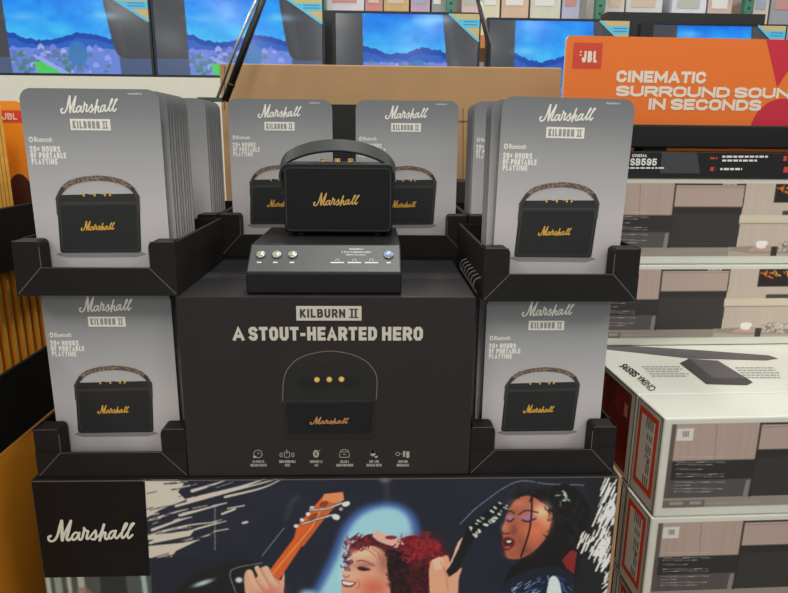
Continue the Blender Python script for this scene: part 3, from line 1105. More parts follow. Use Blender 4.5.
# mint strip under the patch
P.poly(qs((40, 577), (151, 575), (152, 600), (40, 600)), (60, 66, 66))
for (x, w, ca) in ((47, 5, (150, 168, 156)), (57, 7, (120, 136, 126)), (68, 4, (150, 160, 150)), (80, 7, (150, 156, 146)), (112, 26, (28, 32, 32)), (143, 5, (136, 156, 148))):
    P.stroke(qs((x, 574), (x + 4, 604)), U * w, ca, .9)
P.blur(2, P._win(Q(42, 590)[0], Q(150, 590)[0], ART_Z0, Q(60, 578)[1]), 1)
P.ellipse(*Q(84, 594), U * 8, U * 8, (120, 92, 76), .7)
P.blur(1, None, 1)
place(P.mesh('concert_print', mat_print('printed_photo', 0.5), 0.0, 1.75), 'concert_print', base, (0, -0.0008, 0))
b = MB()
pts = qs((32.5, 482), (144.5, 477.5), (150, 575.5), (43.5, 577.5))
zt_ = zt - 0.003
pts[0], pts[1] = (pts[0][0], zt_), (pts[1][0], zt_)
pts[0] = (-bw + .001, zt_)
pts[3] = (-bw + .001, pts[3][1])
b.ink(flat(), pts, mat('patch_black', (19, 18, 18), 0.55, spec=.2), 0.0014)
x0, z0 = Q(48.5, 541.5)
x1, z1 = Q(134.5, 519)
b.script(flat(), x0, x1, z0, z1, mat('patch_cream', (222, 220, 206), 0.6), 0.0018, 1.08)
tag(b.build('wordmark_patch', base), 'black printed patch with a cream script wordmark')

# ------------------------------------------------------------------ black speaker carton in the middle
kx0, kx1 = at(174.5, 297, Y0 - .004).x, at(479, 297, Y0 - .004).x
kxb0, kxb1 = at(188, 472, Y0 - .004).x, at(474, 472, Y0 - .004).x
print('kilburn', kx0, kx1, kxb0, kxb1)
kx0, kx1 = max(kx0, kxb0) - .001, min(kx1, kxb1) + .001
kx0 = max(kx0, LL_X + TRAY_W / 2 + .001)
kx1 = min(kx1, LR_X - TRAY_W / 2 - .001)
print('kil used', kx0, kx1)
KZ = Z_UP - 0.001
kc = Vector(((kx0 + kx1) / 2, Y0 - .004, Z_BASE))
kil = thing('speaker_carton', kc, 'large matte black speaker carton with big cream lettering in the centre of the display', 'carton')
hw, kh, kd = (kx1 - kx0) / 2, KZ - Z_BASE, 0.356
b = MB()
b.box(-hw, hw, 0, kd, 0, kh, mat('matte_black_print', (46, 42, 42), 0.55, spec=.2, noise=0.05, nscale=10), top=mat('black_top_flap', (38, 37, 38), 0.42, spec=.4, noise=0.08, nscale=12))
b.build('carton_body', kil, bevel=0.0015)
b = MB()
b.line(lambda x, y, l: (x, y, kh + l), [(-hw + .004, kd * .5), (hw - .004, kd * .5)], 0.0016, FOLD, 0.0003, False)
b.box(-hw + .006, hw - .006, kd * .5 - .03, kd * .5 + .03, kh, kh + .0002, mat('clear_tape', (62, 61, 62), 0.25))
b.build('taped_flap_seam', kil)
K = local_front(matrix_of(kc), 0)
fr = flat()
KCREAM = mat('carton_cream_ink', (208, 202, 188), 0.6)
b = MB()
x0, z0 = K(296.5, 320.5)
x1, z1 = K(361.5, 306)
w, h = x1 - x0, z1 - z0
b.ink(fr, [(x0, z0), (x1, z0), (x1, z1), (x0, z1)], KCREAM, 0.0003)
b.block(fr, 'KILBURN', x0 + w * 0.055, x0 + w * 0.75, z0 + h * 0.2, z1 - h * 0.2, INK_DARK, 0.0006, .22, .16)
roman_two(b, fr, x0 + w * 0.81, x0 + w * 0.95, z0 + h * 0.18, z1 - h * 0.18, INK_DARK, 0.0006)
b.build('model_badge', kil)
b = MB()
for s, xa, xb in (('A', 233, 244), ('STOUT-HEARTED', 249, 377), ('HERO', 382, 423)):
    x0, z0 = K(xa, 340.5)
    x1, z1 = K(xb, 326.8)
    b.block(fr, s, x0, x1, z0, z1, KCREAM, 0.0003, .235, .105)
b.build('slogan_lettering', kil)
b = MB()
KB = mat('carton_picture_black', (17, 18, 20), 0.45)
KE = mat('carton_picture_rim', (54, 54, 56), 0.5)
KG = mat_grille('carton_picture_grille', (24, 25, 27), (17, 18, 20), 900)
KS = mat('carton_picture_strap', (112, 98, 84), 0.6)
KR = mat('carton_picture_recess', (9, 9, 10), 0.5)
KT = mat('carton_picture_top', (23, 23, 25), 0.5)
b.ink(fr, [K(283, 436), K(288, 440), K(372, 440), K(376, 435), K(376, 432), K(283, 432)], KR, 0.0002)
b.ink(fr, [K(287, 367), K(372, 366.5), K(376, 374), K(377, 400), K(282, 400.5), K(283.5, 374)], KT, 0.0003)
ro = [K(*p) for p in ((297, 381), (301, 377.5), (356, 377), (361, 380.5), (361, 384), (356, 388), (302, 388.5), (297, 385))]
b.ink(fr, ro, KR, 0.0005)
b.ink(fr, [K(282.5, 400), K(377, 399), K(374.5, 434), K(372, 438), K(290, 438.5), (K(286, 434))], KB, 0.0005)
b.ink(fr, [K(286, 404), K(373.5, 403), K(371.5, 433), K(289, 434)], KG, 0.0007)
b.line(fr, [K(283, 401), K(376.5, 400)], 0.0012, KE, 0.0008, False)
b.line(fr, smooth_path([K(282.6, 401), K(284.3, 377), K(292, 363.5), K(303.7, 356), K(320.6, 351.7), K(332, 351), K(349, 353.4), K(364.4, 360), K(373, 368.6), K(377, 379), K(376.3, 399)], 6), 0.0019, KS, 0.0014)
for x, y in ((317, 379.5), (329.3, 379.3), (341.5, 379)):
    cx, cz = K(x, y)
    b.ink(fr, circle(cx, cz - .004, 0.0058, 14), KR, 0.0008)
    b.ink(fr, circle(cx, cz, 0.0053, 16), GOLD_INK, 0.001)
    b.ink(fr, circle(cx, cz, 0.003, 14), mat('gold_ink_light', (232, 206, 140), 0.4), 0.0012)
x0, z0 = K(310, 424)
x1, z1 = K(349, 416.5)
b.script(fr, x0, x1, z0, z1, mat('copper_ink', (196, 140, 84), 0.5), 0.0012, 1.0)
b.build('product_picture', kil)
# six little icons with captions
b = MB()
IC = mat('carton_icon_ink', (176, 170, 160), 0.6)
caps = ((258, '20+ HOURS OF', 'PORTABLE PLAYTIME'), (287, 'MULTI-DIRECTIONAL', 'SOUND'), (316, 'BLUETOOTH 5.0', 'APTX'),
        (344.5, 'DURABLE &', 'LIGHTWEIGHT DESIGN'), (374, 'IPX2 WATER', 'RESISTANT DESIGN'), (403, 'MULTI-HOST', 'FUNCTIONALITY'))
R = 0.0078
for i, (px, t1, t2) in enumerate(caps):
    cx, cz = K(px, 453.8)
    lw = 0.0011
    if i == 0:
        b.line(fr, circle(cx, cz, R, 22) + circle(cx, cz, R, 22)[:1], lw, IC, .0004, False)
        b.line(fr, [(cx, cz + .004), (cx, cz), (cx + .004, cz)], lw, IC, .0004)
        b.ink(fr, [(cx - .009, cz - .008), (cx - .003, cz - .008), (cx - .003, cz - .004), (cx - .009, cz - .004)], IC, .0006)
    elif i == 1:
        b.line(fr, rounded(cx - .005, cx + .005, cz - .007, cz + .004, (.002,) * 4, 3) + [(cx - .005, cz - .005)], lw, IC, .0004, False)
        b.line(fr, [(cx, cz), (cx, cz + .009)], lw, IC, .0004)
        for s in (-1, 1):
            b.line(fr, rounded(cx + s * .011 - .002, cx + s * .011 + .002, cz - .006, cz + .002, (.002,) * 4, 3) + [(cx + s * .011 - .002, cz - .004)], lw, IC, .0004, False)
    elif i == 2:
        b.ink(fr, circle(cx, cz, .0055, 18, .008), IC, .0003)
        b.line(fr, [(cx - .0027, cz - .0027), (cx + .0027, cz + .0024), (cx, cz + .0054), (cx, cz - .0054), (cx + .0027, cz - .0024), (cx - .0027, cz + .0027)], .0011, INK_DARK, .0006, False)
        b.line(fr, [(cx + .006, cz + .006), (cx + .008, cz + .008)], lw, IC, .0004)
    elif i == 3:
        b.line(fr, rounded(cx - .009, cx + .009, cz - .007, cz + .004, (.002,) * 4, 3) + [(cx - .009, cz - .005)], lw, IC, .0004, False)
        b.line(fr, smooth_path([(cx - .009, cz + .002), (cx - .005, cz + .008), (cx + .005, cz + .008), (cx + .009, cz + .002)], 5), lw, IC, .0004)
        b.line(fr, [(cx - .003, cz - .001), (cx + .003, cz - .001)], lw, IC, .0004)
    elif i == 4:
        for dx, dz, s in ((-.002, .001, 1.0), (.004, -.004, .7)):
            b.ink(fr, [(cx + dx, cz + dz + .008 * s)] + [(cx + dx + .0048 * s * math.cos(a), cz + dz - .001 + .0048 * s * math.sin(a)) for a in np.linspace(.4, math.pi * 2 - 3.5 + 3.14 - .4 + math.pi * .26, 14)[::1]][::-1], IC, .0004)
    else:
        b.line(fr, circle(cx - .010, cz, .0035, 14) + circle(cx - .010, cz, .0035, 14)[:1], lw, IC, .0004, False)
        b.line(fr, [(cx - .005, cz), (cx - .002, cz)], lw, IC, .0004)
        b.ink(fr, [(cx, cz - .006), (cx + .004, cz - .006), (cx + .004, cz + .006), (cx, cz + .006)], IC, .0004)
        b.ink(fr, [(cx + .006, cz - .008), (cx + .012, cz - .008), (cx + .012, cz + .005), (cx + .006, cz + .005)], IC, .0004)
    wd = 0.0225
    _, za = K(px, 462.8)
    _, zb = K(px, 460.2)
    b.block(fr, t1, cx - wd * len(t1) / 26, cx + wd * len(t1) / 26, za, zb, IC, .0003, .2, .2)
    _, za = K(px, 466.4)
    _, zb = K(px, 463.8)
    b.block(fr, t2, cx - wd * len(t2) / 26, cx + wd * len(t2) / 26, za, zb, IC, .0003, .2, .2)
b.build('feature_icons', kil)

# carton that carries the rear trays
b = MB()
b.box(-0.62, 0.455, 0, 0.37, 0, Z_R - Z_BASE - 0.001, BLACK)
o = b.build('support_carton', None, (0, 1.4535, Z_BASE))
tag(o, 'long plain black carton under the back row of trays, behind the speaker carton', 'carton')
# printed carton must reach under it
# tall black carton behind the middle cards
bx0, bx1 = at(232, 110, 1.92).x, at(456, 110, 1.92).x
bz = at(345, 104.5, 1.92).z
b = MB()
b.box(bx0, bx1, 0, 0.22, 0, bz, mat('flat_black_card', (24, 23, 23), 0.7, noise=.1))
tag(b.build('black_carton', None, (0, 1.92, 0)), 'plain tall black carton between the grey cards and the brown carton', 'carton')

# ------------------------------------------------------------------ demo console with buttons
cz0 = KZ
CX0, CX1 = at(246.5, 294, Y0 + .012).x, at(401.5, 294, Y0 + .012).x
CY = Y0 + .012
cc = Vector(((CX0 + CX1) / 2, CY, cz0 + .0012))
con = thing('demo_console', cc, 'black wedge demo console with three round push buttons under the portable speaker', 'demo console')
chw = (CX1 - CX0) / 2
zf = at(325, 273, CY).z - cc.z
zs = 0.079
ys = 0.060
yb = 0.30
print('console front h', zf, 'slant edge px check')
b = MB()
CONB = mat('console_black', (18, 18, 19), 0.5, spec=.3, noise=.06, nscale=30)
b.prism_x([(0, 0), (yb, 0), (yb, zs), (ys, zs), (0, zf)], -chw, chw, CONB)
b.build('console_body', con, bevel=0.003)
sl = Vector((0, ys, zs - zf))
sl_n = Vector((0, -(zs - zf), ys)).normalized()


def slant(x, t, lift):
    """x, distance up the slope (0..1)"""
    p = Vector((x, 0, zf)) + sl * t + sl_n * lift
    return tuple(p)


b = MB()
pan = rounded(-chw + .003, chw - .003, 0.04, 0.97, (.004,) * 4, 3)
b.ink(slant, [(x, z) for x, z in pan], mat('console_panel_grey', (66, 70, 70), 0.42, noise=.05), 0.0006)
b.build('sloped_panel', con)
# panel text
b = MB()
CT = mat('console_ink', (214, 214, 210), 0.6)


def cpx(px):
    return (at(px, 258, CY + .03).x - cc.x)


b.text(slant, 'KILBURN II', cpx(349), cpx(363), .80, .86, CT, .0009, .012)
b.text(slant, 'A STOUT-HEARTED HERO', cpx(341), cpx(371), .69, .75, CT, .0009, .012)
b.text(slant, 'PRESS TO PLAY', cpx(346), cpx(366), .60, .65, CT, .0009, .012)
for px in (337.5, 354.5, 371.5):
    x = cpx(px)
    b.line(slant, [(x - .0035, .42), (x, .50), (x + .0035, .42)], .0016, CT, .0009, False)
    b.ink(slant, [(x - .012, .33), (x + .012, .33), (x + .012, .37), (x - .012, .37)], CT, .0009)
for px in (260, 276, 292.5, 388.5):
    x = cpx(px)
    b.ink(slant, [(x - .004, .33), (x + .004, .33), (x + .004, .37), (x - .004, .37)], CT, .0009)
b.build('panel_lettering', con)
CHROME = mat('brushed_steel', (196, 190, 180), 0.3, metal=.9)
for px in (260.5, 276.5, 292.5):
    b = MB()
    c0 = slant(cpx(px), .6, 0.0004)
    b.lathe(c0, sl_n, [(.0086, 0), (.0086, .003), (.0072, .0046), (.0066, .0046)], CHROME)
    bt = b.build('push_button', con)
    b = MB()
    b.lathe(c0, sl_n, [(.0064, .003), (.0064, .0050), (.0052, .0058), (.001, .0058)], mat('button_cap', (176, 166, 150), 0.3, metal=.5))
    b.build('button_cap', bt)
b = MB()
c0 = slant(cpx(388.5), .6, 0.0004)
b.lathe(c0, sl_n, [(.0090, 0), (.0090, .003), (.0078, .0046), (.0070, .0046)], CHROME)
bt = tag(b.build('push_button', con), 'blue round push button at the right end')
b = MB()
b.lathe(c0, sl_n, [(.0070, .003), (.0070, .0058), (.0058, .0068), (.001, .0068)], mat('blue_button', (128, 158, 214), 0.3))
w_ = mat('button_white', (230, 236, 240), 0.4)
b.line(lambda x, t, l: slant(cpx(388.5) + x, .6 + t / 0.07, .0076), [(-.003, -.002), (0, .001), (.003, .003)], .0016, w_, 0)
b.build('button_cap', bt)
b = MB()
for k in range(9):
    x = cpx(266) + .0035 * k
    b.box(x, x + .002, ys + .006, ys + .010, zs, zs + .0006, mat('vent_grey', (86, 86, 86), .5))
b.build('top_marking', con)

# ------------------------------------------------------------------ portable speaker
SY = 1.278
sx0, sx1 = at(284, 200, SY).x, at(392.5, 200, SY).x
sz_top = at(338, 163.5, SY).z
sz_bot = cc.z + zs + .007
print('speaker', sx0, sx1, sx1 - sx0, sz_bot, sz_top, 'bottom px z', at(338, 233, SY).z)
spk = thing('portable_speaker', ((sx0 + sx1) / 2, SY, cc.z + zs), 'black portable speaker with gold script wordmark and carry strap on the demo console', 'speaker')
sw = (sx1 - sx0) / 2
sh = sz_top - sz_bot
sd = 0.115
VINYL = mat('black_leatherette', (17, 17, 19), 0.5, spec=.3, noise=.12, nscale=220, bump=.3)
b = MB()
b.prism_y(rounded(-sw, sw, .007, .007 + sh, (.008, .008, .010, .010), 6), 0, sd, VINYL)
b.build('cabinet', spk, bevel=0.003, seg=2)
b = MB()
bor = rounded(-sw + .004, sw - .004, .012, sh - .002, (.008,) * 4)
b.line(flat(), bor + bor[:2], .003, mat('piping_dark', (36, 36, 38), .45), .0012, False)
b.build('piping', spk)
b = MB()
b.prism_y(rounded(-sw + .007, sw - .007, .015, sh - .005, (.006,) * 4), -0.001, 0.004, mat_grille('speaker_grille_weave', (26, 26, 27), (8, 8, 9), 640))
b.build('grille', spk)
SP = local_front(matrix_of(spk.location), -0.0012)
b = MB()
x0, z0 = SP(313.5, 205.8)
x1, z1 = SP(359.5, 193)
b.script(lambda x, z, l: (x, -.0012 - l * 3, z), x0, x1, z0, z1, mat('gold_badge', (224, 180, 98), 0.4, metal=.3), .0004, 1.0)
tag(b.build('wordmark_badge', spk), 'gold script wordmark')
b = MB()
tz = .007 + sh
b.box(-sw * .55, sw * .55, .022, .085, tz, tz + .0012, mat('top_plate', (44, 42, 40), .35, metal=.5))
b.build('control_plate', spk)
for px in (323.5, 337.5, 350.8):
    b = MB()
    kx = at(px, 160, SY + .05).x - spk.location.x
    b.lathe((kx, .045, tz + .001), (0, 0, 1), [(.0066, 0), (.0066, .002), (.0058, .0024), (.0058, .0066), (.0048, .0074), (.001, .0074)], BRASS)
    b.build('control_knob', spk)
for s in (-1, 1):
    for y in (.016, sd - .016):
        b = MB()
        b.lathe((s * (sw - .03), y, 0), (0, 0, 1), [(.007, 0), (.008, .007)], mat('rubber', (20, 20, 20), .8), 12)
        b.build('rubber_foot', spk)
# strap: band arching over the top, tipped a little forward
SPY = local_front(matrix_of(spk.location), 0.035)
path = smooth_path([SPY(284.5, 192), SPY(281, 177), SPY(282.5, 165), SPY(291, 155.5), SPY(311, 148.2), SPY(336, 145.6), SPY(361, 148.6), SPY(381, 156), SPY(391.5, 166), SPY(394, 178), SPY(391.5, 193)], 6)
b = MB()
STR = mat('strap_leather', (42, 46, 45), 0.5, noise=.10, nscale=120, spec=.3)
wd, tk, lean = .036, .0055, math.radians(38)
rows = []
n = len(path)
for i, p in enumerate(path):
    t = path[min(i + 1, n - 1)] - path[max(i - 1, 0)]
    t = t / np.linalg.norm(t)
    nx, nz = -t[1], t[0]
    up = max(0.0, nz)
    le = lean * up
    half = wd / 2
    c = Vector((p[0], 0.040, p[1]))
    nrm = Vector((nx, 0, nz))
    acr = Vector((0, math.cos(le), 0)) + nrm * math.sin(le)
    acr.normalize()
    out = nrm * math.cos(le) - Vector((0, math.sin(le), 0))
    rows.append(b.add([c - acr * half - out * tk / 2, c - acr * half + out * tk / 2, c + acr * half + out * tk / 2, c + acr * half - out * tk / 2]))
for a, c in zip(rows, rows[1:]):
    for k in range(4):
        j = (k + 1) % 4
        b.face((a + k, a + j, c + j, c + k), STR, False)
b.face([rows[0] + k for k in range(4)], STR)
b.face([rows[-1] + k for k in reversed(range(4))], STR)
b.build('carry_strap', spk, bevel=.001, seg=1)
for s in (-1, 1):
    b = MB()
    b.lathe((s * (sw - .001), .040, .007 + sh * .62), (s, 0, 0), [(.014, 0), (.014, .004), (.011, .006), (.002, .006)], mat('strap_bracket', (38, 38, 39), .4), 20)
    b.build('strap_bracket', spk)

# ------------------------------------------------------------------ brown carton behind
cx0, cx1 = at(219, 64, 2.35).x, at(562, 68, 2.35).x
ctz = at(390, 65.5, 2.35).z
bc = thing('brown_carton', ((cx0 + cx1) / 2, 2.35, 0), 'tall plain brown cardboard carton behind the grey cards, below the televisions', 'carton')
b = MB()
b.box(-(cx1 - cx0) / 2, (cx1 - cx0) / 2, 0, .45, 0, ctz, BROWN)
b.build('carton_body', bc, bevel=.004)
b = MB()
BC = local_front(matrix_of(bc.location), 0)
DKB = mat('brown_seam', (120, 92, 64), .9)
b.line(flat(), [BC(224.5, 66), BC(224.5, 110)], .004, DKB, .0006, False)
b.line(flat(), [BC(463, 108), BC(463, 260)], .003, DKB, .0006, False)
b.line(flat(), [BC(440, 121.5), BC(470, 121.5)], .006, DKB, .0006, False)
b.build('panel_seams', bc)
bf = MB()
p0 = at(455, 205, 2.2)
bf.box(p0.x - .03, p0.x + .16, 2.15, 2.33, 0, at(460, 181, 2.2).z, mat('dark_brown_box', (52, 40, 34), .7, noise=.1))
tag(bf.build('dark_carton'), 'dark brown carton low in the gap between the middle and right trays', 'carton')

# ------------------------------------------------------------------ leaning pole at the left
PY = 2.2
pole = thing('leaning_pole', (at(220, 99, PY).x, PY, 0), 'black and silver pole leaning right before the second television', 'pole')
pl = pole.location
b = MB()
p0, p1 = at(225, 101, PY) - pl, at(267.5, -14, PY) - pl
b.tube([p0, p0.lerp(p1, .5), p1], .0118, mat('pole_black', (36, 38, 36), .35, metal=.4))
b.build('black_shaft', pole)
b = MB()
q0, q1 = at(217, 99, PY - .012) - pl, at(262, -14, PY - .012) - pl
b.tube([q0, q0.lerp(q1, .5) + Vector((-.006, 0, 0)), q1], .0048, mat('pole_silver', (176, 178, 172), .3, metal=.8))
tag(b.build('silver_shaft', pole), 'thin silver shaft')
b = MB()
c0 = p0.lerp(p1, .14)
b.tube([c0 - (p1 - p0).normalized() * .004, c0 + (p1 - p0).normalized() * .006], .0135, mat('collar', (20, 20, 20), .5))
b.build('collar', pole)
b = MB()
zb_ = at(210, 99, PY).z
b.box(-.068, .01, -.02, .02, zb_ - .008, zb_ + .004, mat('bracket_green', (58, 74, 64), .5))
b.build('foot_bracket', pole)
b = MB()
b.tube([(-.035, 0, 0), (-.035, 0, zb_ - .008)], .014, MATS['pole_black'])
b.lathe((-.035, 0, 0), (0, 0, 1), [(.035, 0), (.035, .012), (.02, .02)], MATS['pole_black'])
b.build('mast', pole)
rod = thing('thin_black_rod', (at(488, 60, 3.0).x, 3.0, 0), 'thin black rod leaning left before the gap between two televisions', 'rod')
b = MB()
r0, r1 = at(489, 47, 3.0) - rod.location, at(474.5, -14, 3.0) - rod.location
b.tube([(r0.x, 0, 0), r0, r1], .009, MATS['pole_black'])
b.build('rod_shaft', rod)
b = MB()
b.tube([r0 + Vector((.008, -.012, 0)), r1 + Vector((.008, -.012, 0))], .0028, MATS['pole_silver'])
b.build('silver_wire', rod)
b = MB()
b.lathe((r0.x, 0, 0), (0, 0, 1), [(.12, 0), (.12, .012), (.02, .02)], MATS['pole_black'])
b.build('rod_base', rod)

# ------------------------------------------------------------------ televisions
def tv_picture(w, h, hz, seed):
    T = Picture(-w / 2, w / 2, 0, h, w / 260, (40, 150, 226))
    X, Z = T.X, T.Z
    v = Z / h
    n = vnoise(X / w * 9 + 3, v * 7, seed)
    top, low = np.array((8, 128, 236)), np.array((52, 172, 250))
    m = np.clip((1 - v) / max(hz, .1), 0, 1)[..., None]
    T.a[:] = top * (1 - m) + low * m
    T.a += ((n - .5) * 110)[..., None] * np.array((.5, .7, .4))
    # mountains
    ridge = 1 - hz - .02 + .10 * (vnoise(X / w * 5 + 7, X * 0 + .5, seed + 1) - .5) + .04 * np.sin(X / w * 14) + .05 * (vnoise(X / w * 34 + 3, X * 0 + 4.5, seed + 5, 3) - .5)
    T.blend(np.s_[:, :], (v < ridge).astype(float), (14, 70, 168))
    T.blend(np.s_[:, :], (v < ridge - .07).astype(float) * .8, (40, 100, 196))
    gl = 1 - hz - .17
    vil = gl + .05 * (vnoise(np.floor(X / w * 26) * 3.3, X * 0 + 2.2, seed + 2, 2) - .5)
    T.blend(np.s_[:, :], (v < vil).astype(float), (104, 132, 214))
    r = random.Random(seed)
    for _ in range(90):
        x, z = r.uniform(-w * .31, w * .27), r.uniform(0, max(.05, gl)) * h
        s = w * r.uniform(.006, .02)
        c = r.choice([(150, 160, 236), (120, 130, 220), (90, 110, 190), (170, 176, 240), (84, 120, 140)])
        T.poly([(x - s, z), (x + s, z), (x + s, z + s), (x, z + s * 1.8), (x - s, z + s)], c, .85)
    for k in range(46):
        x = r.uniform(-w * .28, w * .05)
        z = r.uniform(0, gl * .8) * h
        T.ellipse(x, z, w * .016, w * .012, r.choice([(70, 110, 130), (60, 130, 110), (90, 120, 150)]), .8)
    T.poly([(-w * .16, 0), (-w * .02, 0), (-w * .10, gl * h * .5), (-w * .18, gl * h * .45)], (74, 206, 90), .9)
    T.poly([(-w * .02, 0), (w * .03, 0), (-w * .14, gl * h * .7), (-w * .17, gl * h * .62)], (150, 170, 230), .9)
    T.ellipse(w * .08, gl * h * .8, w * .055, w * .07, (56, 120, 180), .85)
    # dark side panels, the right one with a rounded lower corner
    dk, lo_ = (66, 68, 73), .21 * h
    xl = -w / 2 + .185 * w
    T.poly([(-w / 2, 0), (xl + .012 * w, 0), (xl + .008 * w, lo_), (-w / 2, lo_)], (74, 90, 122))
    T.poly([(-w / 2, lo_), (xl + .008 * w, lo_), (xl, h), (-w / 2, h)], dk)
    xr = -w / 2 + .745 * w
    T.poly([(w / 2, 0), (xr + .075 * w, 0), (xr + .07 * w, lo_ * 1.1), (w / 2, lo_ * 1.1)], (74, 90, 122))
    T.poly([(w / 2, lo_)] + [(xr + a * w, lo_ + b * h) for a, b in ((.115, 0), (.085, .012), (.066, .04), (.054, .09), (.04, .2), (.022, .45), (.006, .7), (0, .85))] + [(w / 2, h)], dk)
    T.poly([(xr + a * w, lo_ + b * h) for a, b in ((.13, .03), (.10, .05), (.085, .1), (.05, .4), (.02, .79), (.06, .79), (.11, .3))], (78, 80, 86), .5)
    for k in range(2):
        T.glow(r.uniform(-w * .3, w * .3), r.uniform(.6, .95) * h, w * .07, h * .04, (150, 214, 250), .5)
    return T.mesh('screen', mat_print('lit_screen', 0.12, 0.5, emit=TV_EMIT))


TV_EMIT = 0.98


def tv(px0, px1, top, bottom, Y, hz, seed, label, sticker=True, bez=(.012, .012), mesh=None, aspect=None):
    x0, x1 = at(px0, 40, Y).x, at(px1, 40, Y).x
    w = x1 - x0
    zb = at((px0 + px1) / 2, bottom, Y).z if bottom is not None else None
    ztop = at((px0 + px1) / 2, top, Y).z if top is not None else zb + w * .56
    if zb is None:
        zb = ztop - w * .56
    h = ztop - zb
    t = thing('television', ((x0 + x1) / 2, Y, zb), label, 'television', 'televisions along the back')
    b = MB()
    b.box(-w / 2 - bez[0], w / 2 + bez[1], .002, .05, -.012, h + .012, mat('tv_black', (22, 22, 24), .3))
    b.build('back_shell', t, bevel=.003)
    b = MB()
    T0, T1 = -w / 2, w / 2
    for (xa, xb, za, zc) in ((T0 - bez[0], T0, -.012, h + .012), (T1, T1 + bez[1], -.012, h + .012), (T0, T1, -.012, 0), (T0, T1, h, h + .012)):
        b.box(xa, xb, -.006, .002, za, zc, MATS['tv_black'])
    b.build('bezel', t)
    me = mesh or tv_picture(w, h, hz, seed)
    tag(place(me, 'screen', t, (0, .0012, 0)), 'lit screen showing a blue lakeside town between dark side bands')
    if sticker:
        b = MB()
        s = w * .215
        hs = h * .32
        YEL = mat('sticker_yellow', (206, 186, 128), .5)
        BLU = mat('sticker_blue', (92, 200, 236), .5)
        xr, zr = w / 2 + bez[1] * .3, h + .004
        b.ink(flat(-.006), [(xr - s, zr), (xr, zr - hs), (xr, zr)], YEL, .001)
        b.line(flat(-.006), [(xr - s, zr), (xr, zr - hs)], s * .07, BLU, .0014, False)
        b.ink(flat(-.006), [(xr - s * .72, zr - hs * .2), (xr - s * .45, zr - hs * .5), (xr, zr - hs * .5), (xr, zr - hs * .2)], BLU, .0018)
        b.text(flat(-.006), 'ENERGY', xr - s * .5, xr - s * .08, zr - hs * .42, zr - hs * .3, mat('sticker_ink', (50, 120, 190), .5), .0022, .02) if False else None
        for k in range(2):
            z = zr - hs * (.30 + .11 * k)
            b.ink(flat(-.006), [(xr - s * .52, z), (xr - s * .08, z), (xr - s * .08, z + hs * .04), (xr - s * .52, z + hs * .04)], mat('sticker_ink', (50, 140, 210), .5), .0022)
        tag(b.build('corner_sticker', t), 'yellow and blue corner sticker')
    for s in (-1, 1):
        b = MB()
        b.box(s * w * .36 - .012, s * w * .36 + .012, .004, .12, -.016, -.012, MATS['tv_black'])
        b.box(s * w * .36 - .006, s * w * .36 + .006, .05, .08, -.014, .02, MATS['tv_black'])
        b.build('foot', t)
    return t, me


YT = 3.4
t1, scr = tv(-26, 150, -4, 73.5, YT, .50, 3, 'leftmost television, its blue town picture cut by the photo edge', bez=(.01, .012))
zshelf = t1.location.z - .0165
t2, _ = tv(155.5, 322, -2, 75.5, YT, .50, 3, 'second television from the left, behind the leaning black and silver pole', bez=(.010, .012))
YT2 = 3.75
t3, scr2 = tv(336, 478, 14, None, YT2, .40, 8, 'television in the middle directly above the brown carton', bez=(.07, .012))
t4, _ = tv(489, 627, 21, None, YT2, .42, 14, 'television half hidden behind the left end of the orange sign', bez=(.015, .012))
t5, _ = tv(652, 783, 26, None, YT2, .42, 19, 'rightmost television, mostly hidden behind the orange sign', bez=(.07, .012))
# white counter under the first two televisions
zc = t1.location.z - .0165
t2.location.z = t1.location.z
cn = thing('television_counter', (-.75, YT - .06, 0), 'cream white counter below the two televisions at left', 'counter')
CW = mat('cream_laminate', (222, 221, 206), .45, noise=.02)
cL, cR = at(-60, 80, YT).x, at(328, 80, YT).x
b = MB()
b.box(cL + .75, cR + .75, 0, .3, zc - .03, zc, CW)
b.build('counter_top', cn)
b = MB()
b.box(cL + .75, cR + .75, 0, .3, .08, zc - .03, CW)
b.build('counter_body', cn)
b = MB()
b.box(cL + .80, cR + .70, .05, .28, 0, .08, MATS['tv_black'])
b.build('plinth', cn)
zc3 = t3.location.z - .0165
for t_ in (t4, t5):
    t_.location.z = t_.location.z
cn = thing('television_counter', (1.0, YT2 - .06, 0), 'white counter hidden behind the brown carton, carrying the middle televisions', 'counter')
c3L, c3R = at(328, 80, YT2).x + .06, at(830, 80, YT2).x
zlow = min(t3.location.z, t4.location.z, t5.location.z) - .0165
for t_ in (t3, t4, t5):
    dz = t_.location.z - .0165 - zlow
    if dz > .002:
        b = MB()
        b.box(t_.location.x - .25, t_.location.x + .25, YT2 - .04, YT2 + .12, zlow, zlow + dz, MATS['tv_black'])
        tag(b.build('riser_block'), 'black riser block under the ' + {id(t4): 'television behind the orange sign', id(t5): 'rightmost television', id(t3): 'middle television'}[id(t_)], 'riser')
b = MB()
b.box(c3L - 1, c3R - 1, 0, .6, zlow - .03, zlow, CW)
b.build('counter_top', cn)
b = MB()
b.box(c3L - .98, c3R - 1.02, .02, .56, 0, zlow - .03, CW)
b.build('counter_body', cn)
# black flat carton behind the rightmost television
xa, xb = at(607, 20, 4.0).x, at(765, 20, 4.0).x
zt5 = at(690, 13, 4.0).z
b = MB()
b.box(xa, xb, 4.0, 4.12, zlow, zt5, mat('black_panel', (30, 31, 33), .5))
tag(b.build('black_panel_carton'), 'wide black carton edge showing above the rightmost television', 'carton')

